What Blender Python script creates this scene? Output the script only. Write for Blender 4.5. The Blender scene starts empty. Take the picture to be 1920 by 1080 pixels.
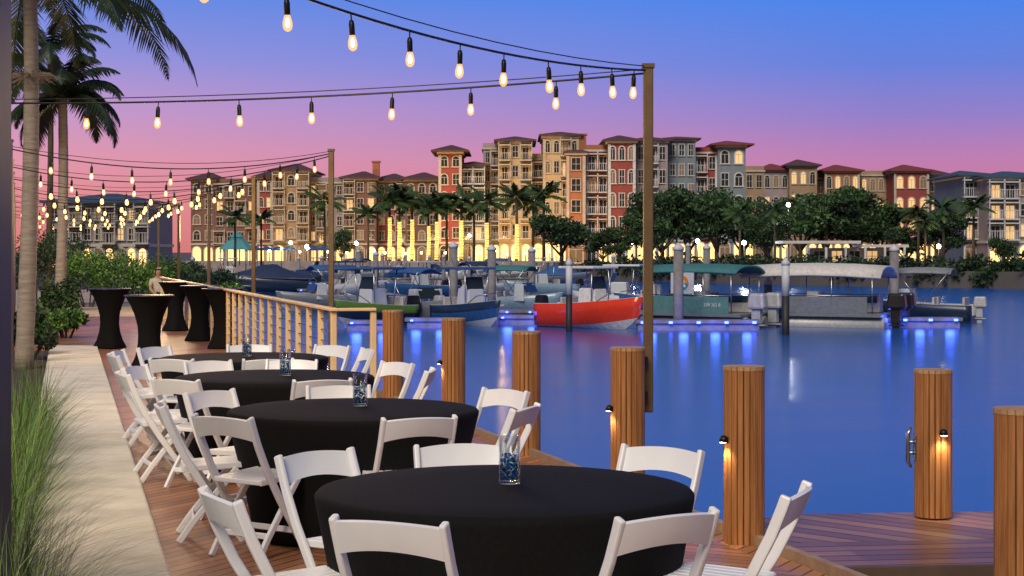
import bpy, bmesh, math, random
import numpy as np
from mathutils import Vector, Matrix
random.seed(7); np.random.seed(7)
F=3091.0; HZ=472.0; CH=1.73; WZ=-1.5
sc=bpy.context.scene; C=sc.collection; PI=math.pi
def wx(px,Y): return (px-960)*Y/F
def wz(py,Y): return CH+(HZ-py)*Y/F
def wY(py): return (CH-WZ)*F/(py-HZ)
def lin(r,g,b):
    f=lambda c:(c/255/12.92) if c/255<=.04045 else ((c/255+.055)/1.055)**2.4
    return (f(r),f(g),f(b),1)
# ---------------------------------------------------------------- materials
def mat(name,col,rough=.6,metal=0,col2=None,scale=6,bump=.15,emit=None,estr=0,trans=0,stretch=(1,1,1),spec=.5,alpha=None):
    m=bpy.data.materials.new(name); m.use_nodes=True; nt=m.node_tree; b=nt.nodes['Principled BSDF']
    b.inputs['Roughness'].default_value=rough; b.inputs['Metallic'].default_value=metal
    b.inputs['Specular IOR Level'].default_value=spec
    b.inputs['Transmission Weight'].default_value=trans
    c1=tuple(col[:3])+(1,); c2=tuple(col2[:3])+(1,) if col2 else tuple(c*.72 for c in col[:3])+(1,)
    tc=nt.nodes.new('ShaderNodeTexCoord'); mp=nt.nodes.new('ShaderNodeMapping'); mp.inputs['Scale'].default_value=stretch
    nz=nt.nodes.new('ShaderNodeTexNoise'); nz.inputs['Scale'].default_value=scale; nz.inputs['Detail'].default_value=5; nz.inputs['Roughness'].default_value=.65
    rp=nt.nodes.new('ShaderNodeValToRGB'); rp.color_ramp.elements[0].position=.32; rp.color_ramp.elements[1].position=.68
    rp.color_ramp.elements[0].color=c2; rp.color_ramp.elements[1].color=c1
    L=nt.links.new
    L(tc.outputs['Object'],mp.inputs['Vector']); L(mp.outputs['Vector'],nz.inputs['Vector']); L(nz.outputs['Fac'],rp.inputs['Fac']); L(rp.outputs['Color'],b.inputs['Base Color'])
    if bump:
        bp=nt.nodes.new('ShaderNodeBump'); bp.inputs['Strength'].default_value=bump; bp.inputs['Distance'].default_value=.02
        L(nz.outputs['Fac'],bp.inputs['Height']); L(bp.outputs['Normal'],b.inputs['Normal'])
    if emit:
        b.inputs['Emission Color'].default_value=tuple(emit[:3])+(1,); b.inputs['Emission Strength'].default_value=estr
    return m
M={}
def mk(k,*a,**kw): M[k]=mat(k,*a,**kw); return M[k]
mk('chair_white',(.86,.86,.86),.36,col2=(.81,.81,.82),bump=.02)
mk('black_spandex',(.009,.0088,.0088),.85,col2=(.0055,.0055,.0055),scale=60,bump=.06,spec=.14)
mk('table_top_dark',(.05,.05,.05),.35)
mk('metal_dark',(.03,.026,.022),.45,.3)
mk('pole_bronze',(.19,.125,.06),.45,.4,col2=(.14,.09,.045))
mk('rail_beige',(.84,.61,.32),.5,col2=(.72,.51,.25))
mk('edge_board',(.40,.27,.17),.6,col2=(.28,.18,.11),scale=9)
mk('steel',(.5,.5,.5),.3,1.0)
mk('piling_wood',(.48,.205,.062),.5,col2=(.23,.09,.027),scale=5,stretch=(11,11,.5),bump=.35)
mk('piling_cap',(.50,.30,.14),.6,col2=(.36,.2,.09),scale=14)
mk('groove',(.03,.012,.005),.9,bump=0)
mk('bench_wood',(.12,.07,.04),.7)
mk('concrete',(.88,.82,.67),.8,col2=(.66,.60,.48),scale=2.4,bump=.3)
mk('seawall',(.38,.31,.29),.85,col2=(.26,.21,.2),scale=.7)
mk('soil',(.05,.035,.022),.95,scale=12)
mk('paver',(.50,.41,.31),.8,col2=(.33,.26,.2),scale=2.2,bump=.3)
mk('column_dark',(.06,.052,.046),.5,scale=2)
mk('ground_far',(.11,.10,.095),.9,scale=.1)
mk('bulb_core',(1,.8,.5),.3,emit=(1,.80,.44),estr=26,bump=0)
mk('bulb_far',(1,.8,.5),.3,emit=(1,.55,.16),estr=2.6,bump=0)
def bulbglass():
    m=bpy.data.materials.new('bulb_glass'); m.use_nodes=True; nt=m.node_tree; nt.nodes.clear(); N=nt.nodes.new
    o=N('ShaderNodeOutputMaterial'); e=N('ShaderNodeEmission'); e.inputs[0].default_value=(1,.50,.12,1); e.inputs[1].default_value=1.7; t=N('ShaderNodeBsdfTransparent'); x=N('ShaderNodeMixShader'); x.inputs[0].default_value=.5
    nt.links.new(t.outputs[0],x.inputs[1]); nt.links.new(e.outputs[0],x.inputs[2]); nt.links.new(x.outputs[0],o.inputs[0]); M['bulb_glass']=m
bulbglass()
mk('fixture',(.02,.018,.016),.4,.6)
mk('warm_led',(1,.8,.5),.3,emit=(1,.78,.45),estr=25,bump=0)
mk('blue_led',(.05,.1,1),.3,emit=(.045,.09,1),estr=12,bump=0)
mk('white_lamp',(1,1,1),.3,emit=(.85,.95,1),estr=45,bump=0)
mk('warm_lamp',(1,.8,.5),.3,emit=(1,.66,.25),estr=20,bump=0)
def wrapmat():
    m=mat('wrap_light',(.4,.3,.12),.4,emit=(1,.64,.13),estr=1,bump=0); nt=m.node_tree; N=nt.nodes.new
    tc=N('ShaderNodeTexCoord'); w=N('ShaderNodeTexWave'); w.bands_direction='Z'; w.inputs['Scale'].default_value=1.1; w.inputs['Distortion'].default_value=4; w.inputs['Detail'].default_value=2
    w.inputs['Detail Scale'].default_value=3
    mm=N('ShaderNodeMath'); mm.operation='MULTIPLY_ADD'; mm.inputs[1].default_value=1.7; mm.inputs[2].default_value=.4
    nt.links.new(tc.outputs['Object'],w.inputs['Vector']); nt.links.new(w.outputs['Fac'],mm.inputs[0]); nt.links.new(mm.outputs[0],nt.nodes['Principled BSDF'].inputs['Emission Strength']); M['wrap_light']=m
wrapmat()
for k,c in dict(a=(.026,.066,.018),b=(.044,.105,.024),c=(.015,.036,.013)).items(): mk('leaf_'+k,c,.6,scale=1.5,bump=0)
for k,c in dict(a=(.095,.22,.028),b=(.15,.31,.042),c=(.05,.125,.02)).items(): mk('bright_leaf_'+k,c,.5,scale=2,bump=0)
mk('palm_leaf',(.04,.085,.022),.5,bump=0); mk('palm_leaf_dark',(.016,.036,.014),.5,bump=0)
mk('grass_a',(.13,.26,.04),.5,bump=0); mk('grass_b',(.25,.40,.08),.5,bump=0); mk('grass_c',(.05,.10,.022),.6,bump=0); mk('grass_d',(.20,.14,.10),.7,bump=0)
mk('trunk_pale',(.40,.33,.26),.85,col2=(.24,.19,.15),scale=4,stretch=(1,1,7),bump=.5)
mk('trunk_brown',(.10,.07,.05),.9,col2=(.06,.042,.03),scale=3,bump=.5)
mk('dry_frond',(.36,.28,.2),.8)
walls=dict(red=(.38,.085,.07),terra=(.50,.19,.09),cream=(.66,.50,.28),tan=(.46,.32,.19),teal=(.26,.32,.35),mauve=(.43,.36,.36),brown=(.24,.13,.10),grey=(.33,.31,.31),white=(.62,.62,.64),blue=(.16,.22,.32))
for k,c in walls.items():
    c=tuple(a*q for a,q in zip(c,(.82,.81,.86))); mk('wall_'+k,c,.85,scale=.35,col2=tuple(x*.74 for x in c),bump=.1)  # dim, cool dusk light is multiplied into the wall colours
mk('trim_cream',(.52,.47,.41),.7,scale=1); mk('trim_white',(.62,.62,.63),.6,scale=1)
mk('roof_tile',(.12,.05,.048),.8,col2=(.07,.03,.032),scale=2.5,stretch=(1,1,5),bump=.6)
mk('roof_red',(.24,.045,.037),.8,scale=2.5,bump=.5); mk('roof_slate',(.05,.085,.14),.7,scale=2.5,bump=.5); mk('roof_teal',(.09,.33,.36),.6,scale=2)
mk('pane_dark',(.025,.03,.04),.12,scale=.5,bump=0)
mk('pane_dim',(.10,.07,.05),.3,emit=(1,.55,.25),estr=.12,bump=0)
mk('pane_lit',(.5,.35,.15),.4,emit=(1,.60,.25),estr=.75,bump=0,scale=1.3)
mk('pane_shop',(.5,.35,.15),.4,emit=(1,.58,.20),estr=2.0,bump=0,scale=1.3)
mk('boat_white',(.52,.56,.61),.25,bump=0,col2=(.46,.5,.55)); mk('boat_bright',(.78,.78,.78),.25,bump=0); mk('boat_red',(.68,.05,.016),.22,bump=0,col2=(.6,.038,.012))
mk('boat_blue',(.03,.10,.26),.25,bump=0); mk('boat_navy',(.015,.03,.07),.3,bump=0); mk('boat_lime',(.10,.20,.03),.25,bump=0)
mk('boat_teal',(.10,.24,.25),.35,bump=0); mk('boat_grey',(.17,.20,.24),.35,bump=0); mk('boat_pale',(.24,.36,.46),.25,bump=0)
mk('canvas_navy',(.015,.035,.10),.8); mk('canvas_white',(.68,.66,.63),.75); mk('canvas_teal',(.05,.20,.22),.8); mk('canvas_grey',(.25,.27,.30),.8); mk('canvas_blue',(.03,.11,.32),.8)
mk('motor_black',(.012,.012,.014),.25); mk('motor_silver',(.45,.47,.50),.45,.1)
mk('tinted',(.02,.03,.04),.08,bump=0); mk('vinyl',(.5,.48,.46),.5); mk('logo_orange',(.75,.22,.02),.5,bump=0); mk('logo_teal',(.02,.30,.42),.5,bump=0); mk('logo_white',(.7,.7,.7),.5,bump=0)
mk('dock_wood',(.22,.19,.16),.8,col2=(.13,.11,.09),scale=3); mk('pile_white',(.60,.62,.66),.6,col2=(.45,.47,.5),scale=2); mk('pile_black',(.02,.02,.025),.6); mk('pile_grey',(.25,.24,.25),.8,col2=(.14,.135,.14),scale=3)
mk('skin',(.45,.26,.18),.55,bump=0); mk('hair',(.05,.03,.02),.6); mk('shirt',(.55,.48,.38),.8); mk('trousers',(.03,.03,.04),.8)
for k,c in dict(blue=(.015,.17,.8),teal=(.03,.45,.55),navy=(.008,.05,.28),ice=(.5,.7,.85),amber=(.45,.32,.08)).items(): mk('gem_'+k,c,.05,bump=0)
def glassmat():
    m=bpy.data.materials.new('clear_glass'); m.use_nodes=True; nt=m.node_tree; nt.nodes.clear(); N=nt.nodes.new
    o=N('ShaderNodeOutputMaterial'); t=N('ShaderNodeBsdfTransparent'); t.inputs[0].default_value=(.94,.97,.985,1); g=N('ShaderNodeBsdfGlossy'); g.inputs['Roughness'].default_value=.03; x=N('ShaderNodeMixShader')
    lw=N('ShaderNodeLayerWeight'); lw.inputs[0].default_value=.28; mm=N('ShaderNodeMath'); mm.operation='MULTIPLY_ADD'; mm.inputs[1].default_value=.7; mm.inputs[2].default_value=.05
    nt.links.new(lw.outputs['Facing'],mm.inputs[0]); nt.links.new(mm.outputs[0],x.inputs[0])
    nt.links.new(t.outputs[0],x.inputs[1]); nt.links.new(g.outputs[0],x.inputs[2]); nt.links.new(x.outputs[0],o.inputs[0]); M['glass']=m
glassmat()
TH=math.atan(.3)
def deckmat(name,chev,w=.135,c1=(.47,.215,.105),c2=(.20,.078,.038),rot=-TH,sl=1.0):
    m=bpy.data.materials.new(name); m.use_nodes=True; nt=m.node_tree; N=nt.nodes.new; L=nt.links.new; b=nt.nodes['Principled BSDF']
    tc=N('ShaderNodeTexCoord'); mp=N('ShaderNodeMapping'); mp.inputs['Rotation'].default_value=(0,0,rot); L(tc.outputs['Object'],mp.inputs['Vector'])
    sp=N('ShaderNodeSeparateXYZ'); L(mp.outputs['Vector'],sp.inputs[0])
    def ma(op,a,bv=None):
        n=N('ShaderNodeMath'); n.operation=op
        for i,v in enumerate((a,bv)):
            if v is None: continue
            if isinstance(v,(int,float)): n.inputs[i].default_value=v
            else: L(v,n.inputs[i])
        return n.outputs[0]
    X,Y=sp.outputs[0],sp.outputs[1]
    if chev:
        a=ma('PINGPONG',X,.8); c=ma('ADD',Y,a); band=ma('FLOOR',ma('DIVIDE',X,.8))
    else: c=Y; band=ma('FLOOR',ma('DIVIDE',X,3.1))
    q=ma('DIVIDE',c,w); idx=ma('FLOOR',q); fr=ma('FRACT',q)
    wn=N('ShaderNodeTexWhiteNoise'); wn.noise_dimensions='2D'; cb=N('ShaderNodeCombineXYZ'); L(idx,cb.inputs[0]); L(band,cb.inputs[1]); L(cb.outputs[0],wn.inputs['Vector'])
    nz=N('ShaderNodeTexNoise'); nz.inputs['Scale'].default_value=14; nz.inputs['Detail'].default_value=6
    mp2=N('ShaderNodeMapping'); mp2.inputs['Scale'].default_value=(1,3,1); L(mp.outputs['Vector'],mp2.inputs[0]); L(mp2.outputs[0],nz.inputs['Vector'])
    f=ma('ADD',ma('MULTIPLY',wn.outputs['Value'],.7),ma('MULTIPLY',nz.outputs['Fac'],.4))
    mx=N('ShaderNodeMix'); mx.data_type='RGBA'; mx.inputs[6].default_value=c2+(1,); mx.inputs[7].default_value=c1+(1,); L(f,mx.inputs[0])
    edge=ma('LESS_THAN',ma('ABSOLUTE',ma('SUBTRACT',fr,.5)),.445)
    mx2=N('ShaderNodeMix'); mx2.data_type='RGBA'; mx2.inputs[6].default_value=(.012,.007,.005,1); L(mx.outputs[2],mx2.inputs[7]); L(edge,mx2.inputs[0])
    L(mx2.outputs[2],b.inputs['Base Color']); b.inputs['Roughness'].default_value=.4; b.inputs['Specular IOR Level'].default_value=.35
    bp=N('ShaderNodeBump'); bp.inputs['Strength'].default_value=.4; bp.inputs['Distance'].default_value=.01; L(ma('ADD',edge,ma('MULTIPLY',nz.outputs['Fac'],.3)),bp.inputs['Height']); L(bp.outputs[0],b.inputs['Normal'])
    M[name]=m
deckmat('deck_chevron',True); deckmat('deck_planks',False,w=.15,rot=-.12,c1=(.34,.165,.095),c2=(.14,.056,.033)); deckmat('deck_angled',False,w=.15,rot=.75,c1=(.38,.19,.11),c2=(.13,.055,.034))
def watermat():
    m=bpy.data.materials.new('water'); m.use_nodes=True; nt=m.node_tree; b=nt.nodes['Principled BSDF']; L=nt.links.new
    b.inputs['Base Color'].default_value=(.006,.085,.33,1); b.inputs['Roughness'].default_value=.2; b.inputs['IOR'].default_value=1.36
    tc=nt.nodes.new('ShaderNodeTexCoord'); mp=nt.nodes.new('ShaderNodeMapping'); mp.inputs['Scale'].default_value=(.1,.3,1)
    nz=nt.nodes.new('ShaderNodeTexNoise'); nz.inputs['Scale'].default_value=.7; nz.inputs['Detail'].default_value=1.5
    bp=nt.nodes.new('ShaderNodeBump'); bp.inputs['Strength'].default_value=.22; bp.inputs['Distance'].default_value=.15
    L(tc.outputs['Object'],mp.inputs[0]); L(mp.outputs[0],nz.inputs['Vector']); L(nz.outputs['Fac'],bp.inputs['Height']); L(bp.outputs[0],b.inputs['Normal'])
    M['water']=m
watermat()
# ---------------------------------------------------------------- mesh builder
class MB:
    def __init__(s): s.v=[];s.f=[];s.m=[];s.s=[]
    def add(s,vs,fs,m=0,sm=False):
        o=len(s.v); s.v+=[tuple(v) for v in vs]
        for f in fs: s.f.append(tuple(i+o for i in f)); s.m.append(m); s.s.append(sm)
        return s
    def box(s,c,d,m=0,R=None,taper=1.0):
        vs=[]
        for z in (-.5,.5):
            k=taper if z>0 else 1
            for x,y in ((-.5,-.5),(.5,-.5),(.5,.5),(-.5,.5)):
                p=Vector((x*d[0]*k,y*d[1]*k,z*d[2]))
                if R is not None: p=R@p
                vs.append(p+Vector(c))
        return s.add(vs,[(3,2,1,0),(4,5,6,7),(0,1,5,4),(1,2,6,5),(2,3,7,6),(3,0,4,7)],m)
    def tube(s,pts,r,n=8,m=0,sm=True):
        P=[Vector(p) for p in pts]; k=len(P); rr=r if isinstance(r,(list,tuple)) else [r]*k
        D=P[-1]-P[0]; ref=Vector((1,0,0)) if abs(D.z)>.7*D.length else Vector((0,0,1))
        vs=[]
        for i in range(k):
            t=(P[min(i+1,k-1)]-P[max(i-1,0)]).normalized(); a=t.cross(ref).normalized(); b=t.cross(a).normalized()
            for j in range(n):
                q=2*PI*j/n; vs.append(P[i]+(a*math.cos(q)+b*math.sin(q))*rr[i])
        fs=[(i*n+j,i*n+(j+1)%n,(i+1)*n+(j+1)%n,(i+1)*n+j) for i in range(k-1) for j in range(n)]
        s.add(vs,fs,m,sm); o=len(s.v)-k*n
        s.f.append(tuple(o+j for j in range(n))); s.m.append(m); s.s.append(False)
        s.f.append(tuple(o+(k-1)*n+j for j in reversed(range(n)))); s.m.append(m); s.s.append(False)
        return s
    def lathe(s,prof,n=24,c=(0,0,0),m=0,sm=True,mod=None):
        vs=[];k=len(prof)
        for i,(r,z) in enumerate(prof):
            for j in range(n):
                q=2*PI*j/n; R=r*(mod(q,z) if mod else 1); vs.append((c[0]+R*math.cos(q),c[1]+R*math.sin(q),c[2]+z))
        fs=[(i*n+j,i*n+(j+1)%n,(i+1)*n+(j+1)%n,(i+1)*n+j) for i in range(k-1) for j in range(n)]
        s.add(vs,fs,m,sm); o=len(s.v)-k*n
        if prof[0][0]>1e-4: s.f.append(tuple(o+j for j in reversed(range(n)))); s.m.append(m); s.s.append(False)
        if prof[-1][0]>1e-4: s.f.append(tuple(o+(k-1)*n+j for j in range(n))); s.m.append(m); s.s.append(False)
        return s
    def path(s,pts,side,w,h,m=0):
        P=[Vector(p) for p in pts]; a=Vector(side).normalized(); k=len(P); vs=[]
        for i in range(k):
            t=(P[min(i+1,k-1)]-P[max(i-1,0)]).normalized(); b=t.cross(a).normalized()
            for u,v in ((-1,-1),(1,-1),(1,1),(-1,1)): vs.append(P[i]+a*u*w/2+b*v*h/2)
        fs=[(i*4+j,i*4+(j+1)%4,(i+1)*4+(j+1)%4,(i+1)*4+j) for i in range(k-1) for j in range(4)]
        fs+=[(3,2,1,0),tuple((k-1)*4+j for j in range(4))]
        return s.add(vs,fs,m)
    def prism(s,poly,z0,z1,m=0):
        n=len(poly); vs=[(x,y,z0) for x,y in poly]+[(x,y,z1) for x,y in poly]
        fs=[tuple(reversed(range(n))),tuple(range(n,2*n))]+[(i,(i+1)%n,n+(i+1)%n,n+i) for i in range(n)]
        return s.add(vs,fs,m)
    def mesh(s,name,mats,bevel=0,seg=2,recalc=True):
        me=bpy.data.meshes.new(name); me.from_pydata(s.v,[],s.f)
        for k in mats: me.materials.append(M[k])
        me.polygons.foreach_set('material_index',s.m); me.polygons.foreach_set('use_smooth',s.s)
        if recalc or bevel:
            bm=bmesh.new(); bm.from_mesh(me)
            bmesh.ops.recalc_face_normals(bm,faces=bm.faces)
            if bevel:
                es=[e for e in bm.edges if len(e.link_faces)==2 and e.calc_face_angle(0)>.6]
                bmesh.ops.bevel(bm,geom=es,offset=bevel,segments=seg,affect='EDGES',profile=.5)
            bm.to_mesh(me); bm.free()
        me.update(); return me
    def build(s,name,mats,parent=None,loc=None,bevel=0,seg=2,recalc=True):
        return place(name,s.mesh(name,mats if isinstance(mats,(list,tuple)) else [mats],bevel,seg,recalc),parent,loc)
KIDS={}
def place(name,me,parent=None,loc=None,rot=None,scale=None):
    o=bpy.data.objects.new(name,me); C.objects.link(o)
    if loc is not None: o.location=loc
    if rot is not None: o.rotation_euler=rot
    if scale is not None: o.scale=scale
    if parent is not None: o.parent=parent; KIDS.setdefault(parent.name,[]).append(o)
    return o
def tag(o,label=None,cat=None,group=None,kind=None):
    if label: o['label']=label
    if cat: o['category']=cat
    if group: o['group']=group
    if kind: o['kind']=kind
    return o
def thing(name,label,cat,loc=(0,0,0),rz=0,group=None):
    o=bpy.data.objects.new(name,None); C.objects.link(o); o.empty_display_size=.1; o.location=loc; o.rotation_euler=(0,0,rz)
    return tag(o,label,cat,group)
def dup(root,loc,rz,label,group=None,scale=None):
    r=root.copy(); C.objects.link(r); r.location=loc; r.rotation_euler=(0,0,rz)
    if scale is not None: r.scale=scale if isinstance(scale,(tuple,list)) else (scale,)*3
    r['label']=label
    if group: r['group']=group
    for ch in KIDS.get(root.name,[]):
        c=ch.copy(); C.objects.link(c); c.parent=r; KIDS.setdefault(r.name,[]).append(c)
        for g in KIDS.get(ch.name,[]):
            d=g.copy(); C.objects.link(d); d.parent=c; KIDS.setdefault(c.name,[]).append(d)
    return r
def struct(mb,name,mats,**kw):
    o=mb.build(name,mats,**kw); o['kind']='structure'; return o
def plight(name,loc,e,col,size=.3):
    ld=bpy.data.lights.new(name,'POINT'); ld.energy=e; ld.color=col; ld.shadow_soft_size=size
    o=bpy.data.objects.new(name,ld); C.objects.link(o); o.location=loc
# ---------------------------------------------------------------- setting
Xe=lambda Y:4.33-.3*Y
Xl=lambda Y:.55-.27*Y
KW=.86
b=MB(); b.add([(-3000,-60,WZ),(3000,-60,WZ),(3000,4000,WZ),(-3000,4000,WZ)],[(0,1,2,3)]); struct(b,'water','water',recalc=False)
b=MB(); b.prism([(-150,-20),(Xe(-20)-.3,-20),(Xe(76)-.3,76),(-25,110),(-32,150),(-62,214),(-150,214)],-3,-.05); struct(b,'ground','soil')
b=MB(); b.prism([(-3000,214.5),(3000,214.5),(3000,3500),(-3000,3500)],-3,-.02); struct(b,'far_ground','ground_far')
b=MB(); b.prism([(wx(1072,188),188),(wx(1250,178),178),(wx(1500,160),160),(wx(1750,150),150),(wx(1960,142),142),(140,140),(300,160),(300,214),(wx(1072,214),214)],-3,-.01); struct(b,'shore_ground','ground_far')
b=MB(); b.prism([(-62,213.8),(wx(1072,213.8),213.8),(wx(1072,214.4),214.4),(-62,214.4)],-3,.55)
for i in range(30): 
    x=-60+i*2.3
    if x<wx(1065,214): b.box((x,213.7,-.4),(.3,.3,1.9))
struct(b,'seawall','seawall')
b=MB(); b.prism([(Xl(-4),-4),(Xe(-4),-4),(Xe(44),44),(Xl(44)-2.2,44),(Xl(31)-6.5,33),(Xl(29.6)-6.0,29.6),(Xl(29.6),29.6)],-.22,0); struct(b,'deck','deck_chevron')
b=MB(); b.path([(Xe(-4)+.03,-4,-.07),(Xe(44)+.03,44,-.07)],(0,0,1),.26,.05); struct(b,'deck_edge','edge_board')
b=MB(); b.prism([(-26,30),(Xl(33)-4,34.2),(Xl(44)-2.3,44.2),(Xe(44),44.2),(Xe(75.5)-.4,75.5),(-26,75.5)],-.3,-.012); struct(b,'promenade','paver')
b=MB(); b.prism([(Xl(-2)-KW,-2),(Xl(-2)-.004,-2),(Xl(29.6)-.004,29.6),(Xl(29.6)-KW,29.6)],-.2,.05); struct(b,'concrete_kerb','concrete',bevel=.02)
b=MB(); b.prism([(Xe(9.85)+.06,9.85),(6.5,10.35),(6.5,11.35),(1.9,10.95),(Xe(10.5)+.06,10.5)],-.3,-.012); struct(b,'finger_dock','deck_angled')
b=MB(); b.prism([(Xe(9.05)+.06,9.05),(6.5,9.5),(6.5,10.345),(Xe(9.85)+.06,9.845)],-.3,-.012); struct(b,'finger_dock_border','deck_planks')
b=MB(); b.path([(Xe(9.0)+.07,9.02,-.08),(6.5,9.47,-.08)],(0,0,1),.16,.045); struct(b,'finger_dock_fascia','bench_wood')
# ---------------------------------------------------------------- dark column
b=MB(); b.box((-2.455,7.1,2.2),(.5,.34,4.4)); tag(b.build('column','column_dark',bevel=.01),'dark flat column filling the left edge beside the tall grass','column')
# ---------------------------------------------------------------- pilings
def piling(x,y,top,label,lights=(),cleat=None,below=0):
    t=thing('piling',label,'piling',(x,y,0),group='wooden pilings along the deck edge')
    R=.122;n=20;poly=[]
    for i in range(n):
        q=2*PI*i/n; d=PI/n
        poly+= [(R*.90*math.cos(q-d*.93),R*.90*math.sin(q-d*.93)),(R*math.cos(q-d*.78),R*math.sin(q-d*.78)),(R*math.cos(q+d*.78),R*math.sin(q+d*.78)),(R*.90*math.cos(q+d*.93),R*.90*math.sin(q+d*.93))]
    bb=MB(); bb.prism(poly,-below,top-.025)
    for i in range(len(poly)):
        if i%4==3: bb.m[2+i]=1
    bb.build('post',['piling_wood','groove'],t)
    bb=MB(); bb.prism([(p[0]*1.02,p[1]*1.02) for p in poly],top-.024,top); bb.build('cap','piling_cap',t)
    for (a,z) in lights:
        dx,dy=math.cos(a),math.sin(a)
        bb=MB(); bb.lathe([(.026,-.015),(.027,0),(.022,.014),(.011,.022),(0.0,.024)],16,(dx*.142,dy*.142,z)); bb.box((dx*.123,dy*.123,z-.004),(.04,.035,.035),0,Matrix.Rotation(a,3,'Z'))
        dl=bb.build('downlight','fixture',t)
        e=MB(); e.lathe([(0.0,-.022),(.022,-.020)],12,(dx*.145,dy*.145,z)); e.build('lens','warm_led',dl,recalc=False)
        ld=bpy.data.lights.new('downlight_lamp','SPOT'); ld.energy=6; ld.color=(1,.78,.5); ld.spot_size=2.2; ld.spot_blend=.6; ld.shadow_soft_size=.02
        lo=bpy.data.objects.new('downlight_lamp',ld); C.objects.link(lo); lo.location=(x+dx*.165,y+dy*.165,z-.03); lo.rotation_euler=(0,0,0)
    if cleat:
        a,z=cleat; dx,dy=math.cos(a),math.sin(a); ox,oy=dx*.17,dy*.17
        bb=MB(); bb.tube([(dx*.15,dy*.15,z+.13),(ox,oy,z+.09),(ox,oy,z-.09),(dx*.15,dy*.15,z-.13)],[.008,.014,.014,.008],10)
        for s in (-1,1): bb.tube([(dx*.11,dy*.11,z+.035*s),(ox,oy,z+.035*s)],.013,8)
        bb.box((dx*.118,dy*.118,z),(.02,.05,.16),0,Matrix.Rotation(a,3,'Z')); bb.build('cleat','steel',t)
    return t
piling(-1.386,19.2,1.05,'wooden piling farthest along the edge, nearest the beige railing end')
piling(-.60,16.9,1.05,'wooden piling second from the railing end, with a small side light',[(-2.9,.60)])
piling(.123,14.1,1.05,'wooden piling third from the railing end, behind the second table')
piling(.824,11.74,1.05,'wooden piling that carries the tall nearest string light pole',[(-2.8,.62)])
piling(1.382,9.82,1.05,'wooden piling standing right of the nearest table, small light on its left side',[(-2.7,.62)])
piling(2.76,10.8,.96,'wooden piling with metal cleat and front light on the finger dock',[(-1.35,.56)],cleat=(-3.05,.45))
piling(2.375,7.7,1.0,'wooden piling cut off by the right edge of the photo',below=2.5)
# ---------------------------------------------------------------- string light poles
POLES=[(.985,11.93),(-2.39,21.8),(-4.64,29.6),(-6.95,37.8),(-9.4,46.5),(-11.9,55.5)]
plab=['tall bronze string light pole bolted to the fourth piling','bronze string light pole rising behind the railing at its near end','bronze string light pole, second of those along the railing','bronze string light pole, third along the railing, slim and distant','bronze string light pole near the far end of the railing','bronze string light pole farthest away beyond the railing']
for i,(x,y) in enumerate(POLES):
    t=thing('light_pole',plab[i],'pole',(x,y,0),group='string light poles')
    z0=.57 if i==0 else -.2
    bb=MB(); bb.box((0,0,(z0+3.06)/2),(.07,.07,3.06-z0)); bb.build('shaft','pole_bronze',t,bevel=.006,seg=1)
    bb=MB(); bb.box((0,0,3.075),(.09,.09,.03)); bb.build('cap','pole_bronze',t)
    if i==0:
        for z in (.7,.95): bb=MB(); bb.box((-.045,-.05,z),(.07,.12,.05)); bb.build('bracket','metal_dark',t)
# bulbs
SP=[(.012,-.115),(.018,-.132),(.025,-.158),(.026,-.178),(.021,-.197),(.009,-.207),(0,-.209)]
bb=MB(); bb.tube([(0,0,0),(0,0,-.045)],.004,6); bb.lathe([(.0,-.035),(.012,-.04),(.0165,-.062),(.0165,-.118),(.015,-.122)],10); SOCK=bb.mesh('socket',['fixture'])
bb=MB(); bb.lathe(SP,12,m=0); bb.lathe([(0,-.135),(.006,-.142),(.0105,-.158),(.011,-.172),(.007,-.184),(0,-.188)],10,m=1); BULB=bb.mesh('bulb',['bulb_glass','bulb_core'])
bb=MB(); bb.lathe([(r*1.1,z) for r,z in SP],10); BULBF=bb.mesh('bulb',['bulb_far'])
def string(label,A,B,sag,ts,far=False):
    t=thing('string_light',label,'string lights',A,group='string lights over the deck')
    A=Vector(A);B=Vector(B); D=B-A
    pt=lambda u:D*u+Vector((0,0,-4*sag*u*(1-u)))
    bb=MB(); bb.tube([pt(i/24) for i in range(25)],.008 if not far else .009,6); bb.build('cable','metal_dark',t)
    bb=MB(); bb.tube([D*(i/12)+Vector((0,0,.03-3.3*sag*(i/12)*(1-i/12))) for i in range(13)],.004,5); bb.build('support_wire','metal_dark',t)
    for u in ts:
        s=place('socket',SOCK,t,pt(u)); s.rotation_euler=(random.uniform(-.06,.06),random.uniform(-.06,.06),random.uniform(0,6))
        if far: s.scale=(1.12,)*3
        place('bulb',BULBF if far else BULB,s)
def uof(px,A,B): k=(px-960)/F; return (A[0]-k*A[1])/(k*(B[1]-A[1])-(B[0]-A[0]))
A=(.96,11.9,3.04);B=(-2.20,6.99,3.36)
string('string lights sweeping from the tallest pole up to the top left, largest bulbs',A,B,.195,[uof(p,A,B) for p in (1189,1147,1089,1028,945,863,768,658,537,385,215,20)])
def anchor(y,label):
    x=-4.06-.3*(y-13.2)
    t=thing('anchor_post',label,'post',(x,y,0),group='left hand string light posts')
    bb=MB(); bb.box((0,0,1.5),(.07,.07,3.0)); bb.build('shaft','pole_bronze',t); bb=MB(); bb.box((0,0,3.01),(.09,.09,.03)); bb.build('cap','pole_bronze',t)
    return (x,y,2.92)
a0=anchor(13.2,'nearest slim post behind the left column holding string lights')
A=(.95,11.93,3.02)
string('string lights stretched straight across from the tallest pole to the left edge',A,a0,.06,[uof(p,A,a0) for p in (1043,883,736,584,448,297,162)])
words=['second','third','fourth','fifth','farthest']
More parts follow.
